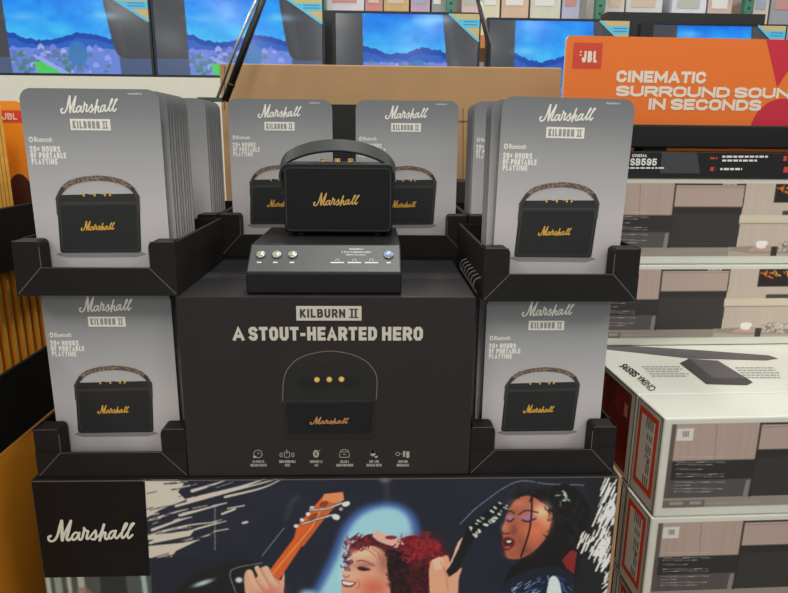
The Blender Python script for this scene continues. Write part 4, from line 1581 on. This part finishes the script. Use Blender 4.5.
# ------------------------------------------------------------------ warehouse rack with cartons behind the televisions
YR = 5.6
rk = thing('storage_rack', (0, YR, 0), 'tall warehouse rack with green uprights behind the televisions', 'rack')
GREEN = mat('rack_green', (70, 128, 108), .5, metal=.2, noise=.15, nscale=20)
ztop_r = 3.05
for px in (450, 598, 745, 322):
    x = at(px, 8, YR).x
    b = MB()
    b.box(x - .035, x + .035, -.06, .0, 0, ztop_r, GREEN)
    for k in range(12):
        z = ztop_r - .05 - .06 * k
        b.box(x - .012, x + .012, -.061, -.06, z - .02, z, mat('rack_slot', (40, 60, 52), .6))
    b.build('upright', rk)
zb_r = at(520, 30, YR).z - .05
b = MB()
b.box(at(300, 8, YR).x, at(840, 8, YR).x, -.05, .9, zb_r - .1, zb_r, mat('rack_beam', (190, 120, 60), .5))
b.build('shelf_beam', rk)
goods = [(327, 364, (206, 200, 208), 'pale lilac wrapped carton on the rack above the middle television'),
         (366, 382, (200, 130, 128), 'pinkish red carton on the rack above the middle television'),
         (384, 409, (196, 164, 112), 'tan carton on the rack above the middle television'),
         (411, 430, (190, 160, 180), 'lilac carton with red print left of the first green upright'),
         (432, 443, (150, 152, 150), 'narrow grey carton against the first green upright'),
         (462, 480, (210, 186, 180), 'pale pink carton right of the first green upright'),
         (482, 500, (214, 206, 178), 'cream carton on the rack above the black rod'),
         (502, 529, (206, 176, 150), 'peach tan carton above the television at the orange sign'),
         (531, 561, (204, 204, 186), 'pale cream carton above the television at the orange sign'),
         (563, 580, (176, 180, 206), 'bluish lilac carton left of the second green upright'),
         (606, 625, (206, 200, 192), 'small white carton right of the second green upright'),
         (627, 663, (204, 206, 206), 'light grey carton above the black carton edge at right'),
         (673, 707, (210, 212, 222), 'white glossy carton above the black carton edge at right'),
         (709, 733, (200, 178, 166), 'pale tan carton left of the third green upright'),
         (755, 770, (204, 196, 184), 'cream carton right of the third green upright'),
         (772, 800, (150, 156, 164), 'grey carton at the far right end of the rack')]
r_ = random.Random(2)
for px0, px1, col, lab in goods:
    x0, x1 = at(px0, 8, YR).x, at(px1, 8, YR).x
    t = thing('stock_carton', ((x0 + x1) / 2, YR + .02, zb_r), lab, 'carton', 'cartons on the far rack')
    hh = r_.uniform(.42, .5)
    b = MB()
    nm = 'stock_%d_%d_%d' % col
    b.box(-(x1 - x0) / 2, (x1 - x0) / 2, 0, .5, 0, hh, mat(nm, col, .45, noise=.12, nscale=5))
    b.build('carton_body', t)
    b = MB()
    w = x1 - x0
    a = r_.choice([(196, 140, 136), (160, 168, 190), (206, 186, 164), (178, 186, 174), (222, 220, 216)])
    b.ink(flat(), [(-w * .36, .24), (w * .30, .24), (w * .30, .31), (-w * .36, .31)], mat('stock_band_%d' % a[0], a, .5), .002)
    b.ink(flat(), [(-w * .36, .35), (w * .1, .35), (w * .1, hh - .03), (-w * .36, hh - .03)], mat('stock_band_%d' % a[2], (a[2], a[0], a[1]), .5), .002)
    b.build('printed_panel', t)

# ------------------------------------------------------------------ soundbar pallet at the right
JR = math.radians(1.8)
JY = 1.30
jc = at(665, 418, JY)
JZT = jc.z
JH = 0.249
print('JBL corner', jc, 'top z', JZT, 'bottom', at(661, 519, JY).z)
JW = 1.15


def jm(x, y, z):
    """soundbar pallet frame: x along the front, y backwards, z up from floor"""
    return matrix_of((jc.x, jc.y, 0), JR) @ Vector((x, y, z))


DC = 0.135
# shared printed front
Mc = Matrix.Translation(Vector((jc.x, jc.y, JZT - JH))) @ Matrix.Rotation(JR, 4, 'Z')
JF = local_front(Mc, 0)
jx0, jzt = JF(673, 424)
jx0 -= .002
_, jzb = JF(664, 508)
YA = at(690, 346, 1.8)


def JP(px, py):
    return JF(px, py)


# design lengths in the carton's own frame, read off the nearest carton (left part) and off the rear one (right part)
Mi = matrix_of((jc.x, jc.y, 0), JR).inverted()
d_ = Mi.to_3x3() @ ray(700, 345)
o_ = Mi @ EYE
t_ = (JZT - o_.z) / d_.z
JDA = (o_ + d_ * t_).y
print('rear carton depth', JDA)
Ma = Matrix.Translation(Vector((jc.x, jc.y, JZT + JH))) @ Matrix.Rotation(JR, 4, 'Z')
AF = local_front(Ma, JDA)
ax671, az = AF(672, 181)
cx761, czv = JF(761, 424)
AOFF = ax671 - cx761     # the rear carton stands this much to the right
print('A offset', AOFF, 'A top z', az, 'C top z', czv, 'A bottom', AF(690, 252)[1], 'C bottom', jzb)


def A(px, py):
    x, z = AF(px, py)
    return (x - AOFF, z)


J = Picture(jx0, JW - .02, jzb, jzt, .0022, (204, 190, 170))
ZT, ZB = jzt, jzb
zmid = A(690, 209)[1]


def jr(xa, xb, za, zb, col, al=1.0):
    J.poly([(xa, za), (xb, za), (xb, zb), (xa, zb)], col, al)


WOOD = (182, 160, 149)
x_w1 = JF(677, 424)[0]
xs0, xs1 = JF(761, 424)[0], A(742, 183)[0]
xs0b, xs1b = JF(750, 492)[0], A(733, 242)[0]
z_w = JF(715, 460)[1]
z_tx = JF(715, 479)[1]
z_ft = JF(715, 497)[1]
print('print params', jx0, xs0, xs1, 'z', ZB, z_ft, z_tx, z_w, ZT)
jr(jx0, xs0, z_w, ZT, WOOD)
r_ = random.Random(77)
for k in range(70):
    x = r_.uniform(x_w1, xs0)
    jr(x, x + .002, z_w, ZT, r_.choice([(172, 151, 140), (190, 168, 157), (178, 157, 146)]), .5)
J.stroke([(JF(717, 424)), (JF(714, 459))], .0012, (120, 104, 92))
jr(jx0, xs0, z_tx, z_w, (46, 43, 43))
jr(jx0, xs0b + .0, z_ft, z_tx, (84, 79, 80))
jr(jx0, x_w1, ZB, ZT, (92, 84, 78), .9)
jr(jx0, JW, ZB, z_ft, (150, 140, 130))
jr(jx0, JF(704, 505)[0], ZB, z_ft - .006, (112, 106, 102))
J.poly([JF(746, 480), JF(750, 479), JF(747, 497), JF(742, 497)], (136, 130, 128))
# slanted console panel with black lower half
J.poly([(xs0, ZT), (xs1, ZT), (xs1b, z_ft), (xs0b, z_ft)], WOOD)
z_k0, z_k1 = A(700, 207)[1], A(700, 185.5)[1]
J.poly([(xs0, ZT), (xs1, ZT), (xs1 - .002, z_k1), (xs0 - .002, z_k1)], (58, 53, 50))
t0, t1_ = (ZT - z_k0) / (ZT - z_ft), 1
xk0, xk1 = xs0 + (xs0b - xs0) * t0, xs1 + (xs1b - xs1) * t0
J.poly([(xk0, z_k0), (xk1, z_k0), (xs1b, z_ft), (xs0b, z_ft)], (54, 51, 49))
J.poly([(xk0, z_k0), (xk1, z_k0), (xk1 - .002, z_k0 - .02), (xk0 - .002, z_k0 - .02)], (44, 41, 40))
J.stroke([(xs0, ZT), (xs0b, z_ft)], .004, (40, 36, 34))
J.stroke([(xs1, ZT), (xk1, z_k0)], .0035, (52, 46, 42))
J.stroke([(xs0, z_k1 - .006), (xs1, z_k1 - .006)], .002, (120, 106, 94))
# barcode-like white tag on the top strip
a0, a1 = A(719, 183)[0], A(733, 183)[0]
jr(a0, a1, z_k1 + .001, ZT, (226, 224, 218))
for k in range(6):
    jr(a0 + .006 * k + .003, a0 + .006 * k + .005, z_k1 + .001, ZT, (60, 58, 58))
# living-room wall with pictured fireplace and shelf
BEI = (196, 180, 167)
jr(xs1, JW, z_ft, ZT, BEI, 0) if False else None
J.poly([(xs1 + .003, ZT), (JW, ZT), (JW, z_ft), (xs1b + .003, z_ft)], BEI)
for k in range(90):
    x = r_.uniform(xs1, JW)
    jr(x, x + .0025, z_ft + .012, ZT, r_.choice([(188, 172, 159), (204, 188, 174)]), .45)
zs0, zs1 = A(760, 223)[1], A(760, 215)[1]
jr(xk1 - .004, JW, zs0, zs1, (212, 200, 180))
jr(xk1 - .004, JW, zs0 - .004, zs0, (150, 136, 118))
xt = A(771, 190)[0]
xt2 = xt + .24
zt0, zt1 = A(771, 203)[1], A(771, 183.5)[1]
jr(xt, xt2, zt0, min(zt1, ZT), (52, 46, 42))
jr(xt + .006, xt2 - .006, zt0 + .005, zt1 - .004, (30, 24, 22))
for k in range(70):
    x, z = r_.uniform(xt + .014, xt2 - .014), zt0 + r_.uniform(.026, .042)
    J.stroke([(x, z), (x + r_.uniform(-.012, .012), z + r_.uniform(.002, .010))], r_.uniform(.002, .004), r_.choice([(240, 150, 40), (220, 110, 30), (250, 196, 90)]), .9)
jr(A(778, 214)[0], A(778, 214)[0] + .2, zs1, zs1 + .012, (70, 60, 60))
# glass table with cups at the bottom
g0, gz = A(724, 251)
jr(g0, JW, ZB, z_ft + .002, (178, 164, 150))
J.curve([A(724, 251), A(732, 247), A(760, 246), A(788, 247), A(830, 252), A(760, 253.5)], (150, 136, 122), .8)
J.poly([A(742, 251.5), A(750, 246.8), A(768, 247), A(766, 251.5)], (196, 158, 146), .9)
J.curve([A(752, 247), A(753, 241.5), A(763, 241.5), A(762, 246), A(757, 248.3)], (240, 238, 232))
J.ellipse(*A(757.5, 247.5), .014, .0035, (232, 228, 222))
jr(A(767, 250)[0], A(773, 250)[0], ZB, A(770, 247)[1], (50, 46, 44))
for k in range(70):
    x, z = A(r_.uniform(774, 800), r_.uniform(241, 252))
    J.ellipse(x, z, .004, .003, r_.choice([(196, 190, 182), (150, 142, 136), (120, 112, 106), (222, 216, 208)]), .8)
# white corner tile and rows of tiny print
tl_, bl2 = JF(677.5, 428.5), JF(692.5, 440.5)
jr(tl_[0], bl2[0], bl2[1], tl_[1], (224, 220, 212))
for ln in ((456.5, 677, 726), (462, 676, 726), (464.4, 676, 712), (469, 676, 702), (474, 676, 724), (476.3, 676, 723), (482, 675, 724), (485, 675, 690), (488.5, 674, 722), (491.5, 674, 712)):
    y, xa, xb = ln
    x = xa
    while x < xb:
        L = r_.uniform(2, 5)
        p, q = JF(x, y), JF(min(x + L, xb), y)
        J.stroke([p, q], .0016, (196, 190, 186), .8)
        x += L + .8
for xa, xb, y in ((669, 683, 503), (689, 701, 502.5)):
    p, q = JF(xa, y + 2), JF(xb, y - 1.5)
    jr(p[0], q[0], p[1], q[1], (196, 190, 184), .55)
J.stroke([JF(708, 503.5), JF(760, 501.5)], .0012, (190, 184, 178), .7)
J_MESH = J.mesh('front_print', mat_print('printed_living_room', .42, .45))

SEAM = mat('wrap_seam_grey', (84, 84, 80), .4)
LABEL_O = mat('label_orange', (226, 70, 36), .5)
LABEL_W = mat('label_white', (222, 222, 214), .55)
LABEL_D = mat('label_ink', (120, 118, 116), .6)
SIDE_RED = mat('side_print_red', (120, 34, 26), .4, noise=.55, nscale=16)
TILE_INK = mat('tile_ink', (150, 148, 144), .5)


def jbl_mark(mb, fr, x0, x1, z0, z1, m, lift):
    w, h = x1 - x0, z1 - z0
    mb.block(fr, 'JBL', x0 + w * .14, x1, z0, z1, m, lift, .20, .13)
    for k, (a, c) in enumerate(((0.0, .86), (0.0, .58))):
        mb.ink(fr, [(x0 + w * a, z0 + h * c), (x0 + w * .10, z0 + h * c), (x0 + w * .10, z0 + h * (c + .12)), (x0 + w * a, z0 + h * (c + .12))], m, lift)


def front_carton(x, y, z, label, side=True, depth=DC):
    t = thing('soundbar_carton', jm(x, y, z), label, 'soundbar carton', 'white soundbar cartons', JR)
    b = MB()
    b.box(0, JW, 0, depth, 0, JH - .0012, WHITE_BOX)
    b.build('carton_body', t, bevel=.004)
    place(J_MESH, 'front_print', t, (0, -.0008, 0))
    b = MB()
    w = bl2[0] - tl_[0]
    jbl_mark(b, flat(-.0009), tl_[0] + w * .28, bl2[0] - w * .28, bl2[1] + .010, tl_[1] - .006, TILE_INK, .0006)
    b.build('brand_tile_mark', t)
    if side:
        sd_ = lambda y_, z_, l: (-l, y_, z_)
        b = MB()
        ya, yb_ = .022, depth - .016
        zz0, zz1 = .034, JH - .018
        b.ink(sd_, [(yb_, zz0), (ya, zz0), (ya, zz1), (yb_, zz1)], LABEL_O, .0006)
        b.ink(sd_, [(yb_ - .014, zz0 + .014), (ya + .014, zz0 + .014), (ya + .014, zz1 - .014), (yb_ - .014, zz1 - .014)], LABEL_W, .001)
        rr = random.Random(9)
        for (f0, f1, ww) in ((.80, .93, 4), (.66, .74, 3), (.50, .60, 3), (.42, .47, 3), (.24, .36, 2), (.08, .20, 3)):
            for k in range(ww):
                y_ = ya + .022 + .010 * k
                b.ink(sd_, [(y_ + .005, zz0 + (zz1 - zz0) * f0), (y_, zz0 + (zz1 - zz0) * f0), (y_, zz0 + (zz1 - zz0) * f1), (y_ + .005, zz0 + (zz1 - zz0) * f1)], LABEL_D, .0014)
        b.ink(sd_, circle(ya + .030, zz0 + (zz1 - zz0) * .40, .006, 12), LABEL_D, .0016)
        tag(b.build('shipping_label', t), 'white shipping label with an orange frame')
        b = MB()
        for ya_, yb3 in ((.004, .0075), (.0115, .0135), (depth - .006, depth - .003)):
            b.ink(sd_, [(yb3, .004), (ya_, .004), (ya_, JH - .004), (yb3, JH - .004)], SEAM, .0005)
        for zq in (JH - .007, .004):
            b.ink(sd_, [(depth - .003, zq), (.004, zq), (.004, zq + .003), (depth - .003, zq + .003)], SEAM, .0006)
        tag(b.build('wrap_seam', t), 'dark seam lines of the clear wrapping')
    return t


RD = JDA - DC - .004


def rear_carton(y, z, label, top=False, depth=.40):
    t = thing('soundbar_carton', jm(0.0, y, z), label, 'soundbar carton', 'white soundbar cartons', JR)
    b = MB()
    b.box(0, JW, 0, depth, 0, JH - .0012, WHITE_BOX)
    b.build('carton_body', t, bevel=.004)
    b = MB()
    b.ink(lambda y_, z_, l: (-l, y_, z_), [(depth - .03, .02), (.03, .02), (.03, JH - .016), (depth - .03, JH - .016)], SIDE_RED, .0006)
    b.ink(lambda y_, z_, l: (-l, y_, z_), [(.066, JH - .085), (.044, JH - .085), (.044, JH - .05), (.066, JH - .05)], mat('side_mark', (190, 120, 100), .5), .001)
    b.build('side_print', t)
    b = MB()
    for zq in (JH - .0075, .004):
        b.ink(lambda y_, z_, l: (-l, y_, z_), [(depth - .004, zq), (.004, zq), (.004, zq + .0035), (depth - .004, zq + .0035)], SEAM, .0006)
    b.ink(lambda y_, z_, l: (-l, y_, z_), [(.010, .006), (.006, .006), (.006, JH - .006), (.010, JH - .006)], SEAM, .0005)
    tag(b.build('wrap_seam', t), 'dark seam lines of the clear wrapping')
    if top:
        Mi2 = (Matrix.Translation(jm(0, y, z)) @ Matrix.Rotation(JR, 4, 'Z')).inverted()

        def TP(px, py):
            d = Mi2.to_3x3() @ ray(px, py)
            o = Mi2 @ EYE
            p = o + d * ((JH - o.z) / d.z)
            return (p.x, p.y)
        top_fr = lambda x, y_, l: (x, y_, JH - .0010 + l)
        G1 = mat('top_print_grey', (88, 84, 86), .5)
        G2 = mat('top_print_dark', (62, 60, 62), .5)
        G3 = mat('top_print_text', (156, 154, 152), .5)
        b = MB()
        pa = [TP(607, 344.2), TP(607, 349.3), TP(690, 358.3), TP(766, 360.2), TP(778.5, 358.4), TP(769, 355.2), TP(700, 350)]
        b.ink(top_fr, pa, G1, .0006)
        tag(b.build('pictured_soundbar', t), 'grey printed picture of a long soundbar')
        b = MB()
        b.ink(top_fr, [TP(679.5, 363), TP(706.5, 384), TP(713, 378), TP(689, 358.5)], G2, .0006)
        b.ink(top_fr, [TP(689, 358.5), TP(713, 378), TP(745, 378), TP(753, 382), TP(718, 360.5)], G1, .0008)
        b.ink(top_fr, [TP(713, 378), TP(706.5, 384), TP(747, 385), TP(753, 382.2), TP(745, 378)], G2, .0009)
        tag(b.build('pictured_subwoofer', t), 'grey printed picture of a block subwoofer')
        b = MB()

        def skew(p, q, r, s):
            """text frame: p start, q end of the baseline, r up direction end"""
            P0, P1, P2 = (np.array(TP(*k)) for k in (p, q, r))
            return lambda a, c, l: top_fr(*(P0 + (P1 - P0) * a + (P2 - P0) * c), l)
        b.text(skew((657, 388), (642.0, 375.0), (650.6, 391.5), 0), 'CINEMA', 0, 1, 0, 1, G2, .0006, .02)
        b.text(skew((641, 374.1), (626, 363.1), (633.6, 377), 0), 'SB595', 0, 1, 0, 1, mat('top_print_black', (34, 32, 33), .5), .0006, .04)
        rr = random.Random(4)
        for (x0_, x1_, ys_) in ((642, 690, (366, 368.3, 370.6, 373, 375.3)), (735, 786, (367, 369.5, 372, 374.4, 376.8))):
            for i_, y_ in enumerate(ys_):
                x = x0_ + 2.4 * i_
                e = x1_ - 8 + 2.4 * i_ - rr.uniform(0, 10)
                while x < e:
                    L = rr.uniform(2.5, 6)
                    b.ink(top_fr, [TP(x, y_), TP(x + .5, y_ + 1.1), TP(min(x + L, e) + .5, y_ + 1.1), TP(min(x + L, e), y_)], G3, .0006)
                    x += L + 1.0
        b.build('top_lettering', t)
    return t


front_carton(0, 0, JZT - JH, 'white soundbar carton at the top of the nearest stack, its orange-framed label facing left')
front_carton(-.004, 0, JZT - 2 * JH, 'white soundbar carton second down in the nearest stack, bottom right of the photo')
front_carton(0, 0, JZT - 3 * JH, 'white soundbar carton lowest in the nearest stack, under the second one')
rear_carton(DC + .003, JZT - JH, 'white carton behind the nearest stack, soundbar and subwoofer pictured on top', True, .80)
rear_carton(DC + .003, JZT - 2 * JH, 'white carton with dark red side, directly under the one with a pictured top', False, .80)
rear_carton(DC + .003, JZT - 3 * JH, 'white carton with dark red side, lowest behind the nearest stack', False, .80)
pz = JZT - 3 * JH
b = MB()
for k in range(6):
    b.box(0, JW, .02 + .16 * k, .10 + .16 * k, pz - .022, pz - .0005, mat('pallet_wood', (170, 140, 104), .85, noise=.15, nscale=20))
for k in range(3):
    b.box(.02 + k * .5, .12 + k * .5, .02, .90, 0, pz - .022, MATS['pallet_wood'])
o = b.build('wooden_pallet', None, jm(0, 0, 0))
o.rotation_euler.z = JR
tag(o, 'wooden pallet under the white soundbar cartons', 'pallet')
front_carton(AOFF, JDA, JZT + .0005, 'white soundbar carton standing upright on the carton with a pictured top', False, .30)
front_carton(AOFF + .012, JDA, JZT + JH + .0005, 'white soundbar carton directly under the black soundbar plinth', False, .30)

# plinth, soundbar and header board
pz = JZT + 2 * JH + .001
PX = AOFF + .02
pyy = JDA - .004
pl = thing('product_plinth', jm(PX, pyy, pz), 'long black plinth with white and red print below the soundbar', 'plinth', None, JR)
Mp = Matrix.Translation(jm(PX, pyy, pz)) @ Matrix.Rotation(JR, 4, 'Z')
PP = local_front(Mp, 0)
ph = PP(700, 152)[1]
print('plinth h', ph)
b = MB()
b.box(0, JW - .02, 0, .28, 0, ph, mat('plinth_black', (30, 29, 31), .4, spec=.3, noise=.04))
b.build('plinth_body', pl, bevel=.002)
b = MB()
PW, PRd, PG = mat('plinth_white', (226, 224, 218), .5), mat('plinth_red', (200, 62, 42), .5), mat('plinth_grey', (62, 61, 64), .4)
b.ink(flat(), [PP(700, 173.5), PP(660, 173), PP(662, 152.5), PP(697, 153)], PG, .0003)
for s, xa, xb, ya, yb2 in (('SB595', 630, 657, 165.4, 158.6), ('CINEMA', 632, 647, 157.0, 154.2)):
    x0, z0 = PP(xa, ya)
    x1, z1 = PP(xb, yb2)
    b.block(flat(), s, x0, x1, z0, z1, PW, .0006, .22, .14)
rr = random.Random(3)


def dashes(mb, f, xa, xb, y, m, hgt):
    x = xa
    while x < xb:
        L = rr.uniform(2.5, 6)
        p, q = f(x, y + hgt), f(min(x + L, xb), y)
        mb.ink(flat(), [(p[0], p[1]), (q[0], p[1]), (q[0], q[1]), (p[0], q[1])], m, .0006)
        x += L + .9


dashes(b, PP, 626, 665, 167.2, PW, 1.5)
dashes(b, PP, 722, 768, 155.7, PW, 1.9)
dashes(b, PP, 722, 757, 159.6, PW, 1.9)
dashes(b, PP, 720, 742, 168.0, PW, 2.1)
b.build('plinth_lettering', pl)
b = MB()
for xa, xb, y, hh_ in ((710, 717.5, 157.2, 2.0), (710, 715.5, 167.0, 4.0), (783, 790, 156, 5), (783, 789, 167, 5.5)):
    dashes(b, PP, xa, xb, y, PRd, hh_)
b.build('red_symbols', pl)
b = MB()
b.line(flat(), [(.0, .001), (JW - .02, .001)], .004, mat('plinth_foot', (16, 16, 16), .5), .0006, False)
b.build('lower_edge', pl)

sbz = pz + ph
sby = pyy + .05
Msb = Matrix.Translation(jm(PX, sby, sbz)) @ Matrix.Rotation(JR, 4, 'Z')
SBF = local_front(Msb, 0)
_, s_lo = SBF(700, 148.5)
_, s_hi = SBF(700, 125)
s_lo = max(s_lo, .008)
print('soundbar z', s_lo, s_hi)
sb = thing('soundbar', jm(PX, sby, sbz), 'matte charcoal soundbar on the black plinth in front of the orange sign', 'soundbar', None, JR)
b = MB()
b.box(0, JW - .04, 0, .09, s_lo, s_hi, mat_grille('soundbar_cloth', (28, 28, 29), (20, 20, 21), 500))
b.build('soundbar_body', sb, bevel=.006, seg=3)
for x in (SBF(657, 148)[0], JW - .2):
    b = MB()
    b.box(x - .035, x + .035, .012, .075, 0, s_lo + .001, mat('rubber', (20, 20, 20), .8))
    b.build('rubber_foot', sb)

hy = sby + .12
Mh = Matrix.Translation(jm(PX, hy, sbz)) @ Matrix.Rotation(JR, 4, 'Z')
HF = local_front(Mh, 0)
hx0 = HF(564, 80)[0]
hz1 = HF(600, 36)[1]
hd = thing('header_board', jm(PX, hy, sbz), 'wide orange sign board with white lettering and red shapes behind the soundbar', 'sign', None, JR)
HO = mat('header_orange', (238, 118, 34), .5, noise=.015, nscale=4)
b = MB()
hx1 = hx0 + 1.02
b.prism_y(rounded(hx0, hx1, 0, hz1, (0, 0, .014, .014)), 0, .012, HO, HO, mat('board_edge', (224, 216, 200), .6))
b.build('board', hd)
RED = mat('header_red', (204, 34, 58), .45)
b = MB()
ht = lambda px, py: HF(px, py)
b.ink(flat(), [(HF(765.5, 45)[0], hz1 - .0005), HF(777.2, 87.5), HF(795, 60), (HF(803, 45)[0], hz1 - .0005)], RED, .0004)
cx, cz = HF(779, 130)
rad = abs(HF(750, 130)[0] - cx)
b.ink(flat(), [(cx + rad * math.cos(a), max(.0, cz + rad * math.sin(a))) for a in np.linspace(-.15, math.pi + .15, 30)], RED, .0004)
b.build('red_shapes', hd)
b = MB()
ta, tb = HF(572, 68.5), HF(603, 43)
b.ink(flat(), [ta, (tb[0], ta[1]), tb, (ta[0], tb[1])], mat('logo_tile_red', (214, 66, 40), .45), .0004)
HW = mat('header_white', (236, 224, 206), .5)
x0, z0 = HF(579, 62.3)
x1, z1 = HF(597.5, 51.2)
jbl_mark(b, flat(), x0, x1, z0, z1, HW, .0008)
tag(b.build('logo_tile', hd), 'red square tile with white letters')
b = MB()
for s, xa, ya, xb, yb2 in (('CINEMATIC', 616, 82.2, 705.5, 71.8), ('SURROUND SOUND', 615.5, 96.2, 803.5, 87), ('IN SECONDS', 648, 109.6, 760.5, 99.8)):
    x0 = HF(xa, ya)[0]
    x1 = HF(xb, ya)[0]
    xm = (xa + min(xb, 788)) / 2
    slope = (xm - 616) * .018
    z0 = HF(xa, ya)[1]
    z1 = HF(xa, yb2 - 1.4)[1]
    b.block(flat(), s, x0, x1, z0, z1, HW, .0006, .27, .10, .5)
b.build('sign_lettering', hd)

# ------------------------------------------------------------------ orange display at the left edge
OX = -.745
ob = thing('orange_carton', (OX, .75, 0), 'large orange display carton at the lower left edge', 'display carton')
b = MB()
b.box(-.9, 0, 0, 1.0, 0, Z_BASE, ORANGE, top=BLACK_IN)
b.build('carton_body', ob)
b = MB()
b.line(lambda y, z, l: (l, y, z), [(0.002, Z_BASE - .003), (.998, Z_BASE - .003)], .005, mat('orange_fold', (240, 170, 80), .6), .0005, False)
b.build('worn_fold_edge', ob)


def orange_tray(z, h, label):
    t = thing('orange_display_tray', (OX, .78, z), label, 'display tray', 'black trays of the orange display')
    w, d, th = .42, .93, .005
    b = MB()
    b.box(-w + th, -th, th, d - th, 0, th, BLACK_IN)
    b.build('base_panel', t)
    for xa, xb in ((-w, -w + th), (-th, 0)):
        b = MB()
        b.box(xa, xb, 0, d, 0, h, mat('black_tray_plain', (18, 17, 17), .6, spec=.2, noise=.1))
        b.line(lambda y, z_, l: (xb + l, y, z_), [(0.002, h - .001), (d - .002, h - .001)], .0018, mat('tray_rim', (74, 66, 58), .7), .0004, False)
        b.build('side_panel', t)
    for ya, yb2 in ((0, th), (d - th, d)):
        b = MB()
        b.box(-w + th, -th, ya, yb2, 0, h if ya else h * .5, MATS['black_tray_plain'])
        b.build('end_panel', t)
    return t


OZ1 = Z_BASE + .001
OZ2 = Z_UP + .0
orange_tray(OZ1, .150, 'deep black tray of orange cards at the left edge, lower tier')
orange_tray(OZ2, .128, 'deep black tray of orange cards at the left edge, upper tier')
oc_body = MB()
OCW, OCH = .30, .338
oc_body.prism_y(rounded(-OCW, 0, 0, OCH, (.004, .004, .018, .018)), 0, .011, ORANGE, ORANGE, ORANGE_EDGE)
oc = oc_body.build('orange_product_card')
OPR = []
b = MB()
OTR = mat('orange_tag_red', (222, 66, 40), .5)
b.ink(flat(), [(-.068, .292), (-.008, .292), (-.008, .318), (-.068, .318)], OTR, .0004)
jbl_mark(b, flat(), -.056, -.018, .298, .312, HW, .0008)
OPR.append(('brand_tag', b))
b = MB()
OPI = mat('orange_pale_ink', (240, 176, 96), .5)
for z, a, c in ((.235, -.075, -.050), (.205, -.075, -.046), (.190, -.075, -.052), (.16, -.075, -.05)):
    b.ink(flat(), [(a, z), (c, z), (c, z + .008), (a, z + .008)], OPI, .0004)
OPR.append(('printed_panel', b))
b = MB()
b.ink(flat(), circle(-.03, .13, .028, 20, .05), mat('orange_card_dark', (66, 40, 30), .5), .0004)
OPR.append(('pictured_speaker', b))
oc_parts = [mb.build(nm, oc) for nm, mb in OPR]
first = True
gX = OX - .03


def orange_card(x, y, z, label, printed=False):
    global first
    if first:
        o = oc
        first = False
    else:
        o = oc.copy()
        COL.objects.link(o)
        if printed:
            for p in oc_parts:
                q = p.copy()
                COL.objects.link(q)
                q.parent = o
    o.location = (x, y, z)
    return tag(o, label, 'product card', 'orange cards at the left edge')


orange_card(gX + .002, 1.50, OZ2 + .006, 'orange card with red tag half hidden behind the upper left grey card', True)
for k in range(4):
    orange_card(gX, 1.358 + .014 * k, OZ2 + .006, f'orange card {ordinal(k)} in line in the upper orange tray at the left edge')
for k in range(9):
    orange_card(gX, 1.28 + .032 * k, OZ1 + .006, f'orange card {ordinal(k)} in line in the lower orange tray at the left edge')

# ------------------------------------------------------------------ light
w = bpy.data.worlds.new('store_ambient')
bpy.context.scene.world = w
w.use_nodes = True
bg = w.node_tree.nodes['Background']
bg.inputs['Color'].default_value = (1.0, .99, .96, 1)
bg.inputs['Strength'].default_value = .40


def lamp(x, y, z, sx, sy, power):
    l = bpy.data.lights.new('ceiling_strip_light', 'AREA')
    l.shape = 'RECTANGLE'
    l.size, l.size_y = sx, sy
    l.energy = power
    l.color = (1.0, .985, .935)
    o = bpy.data.objects.new('ceiling_strip_light', l)
    o.location = (x, y, z)
    COL.objects.link(o)
    return o


for x in (-3.2, 0.2, 3.6):
    for y in (-2.2, 1.2, 4.6):
        lamp(x, y, 5.2, .35, 1.6, 64)
for x in (-6.5, -3.4, -.2, 2.8, 6.0):
    for y in (-9.0, -14.0, -20.0, -27.0):
        lamp(x + .07 * y, y, 5.2, .35, 1.8, 70)

# ------------------------------------------------------------------ camera, view
cam = bpy.data.cameras.new('camera')
cam.sensor_width = 36
cam.lens = F_PX / W_PX * 36
cam.clip_start = .05
co = bpy.data.objects.new('camera', cam)
COL.objects.link(co)
co.matrix_world = Matrix.Translation(EYE) @ ROT.to_4x4()
sc = bpy.context.scene
sc.camera = co
sc.view_settings.view_transform = 'Standard'
sc.view_settings.look = 'None'
sc.view_settings.exposure = 0.0
sc.view_settings.gamma = 1.0
sc.view_settings.use_curve_mapping = False
sc.cycles.use_denoising = True
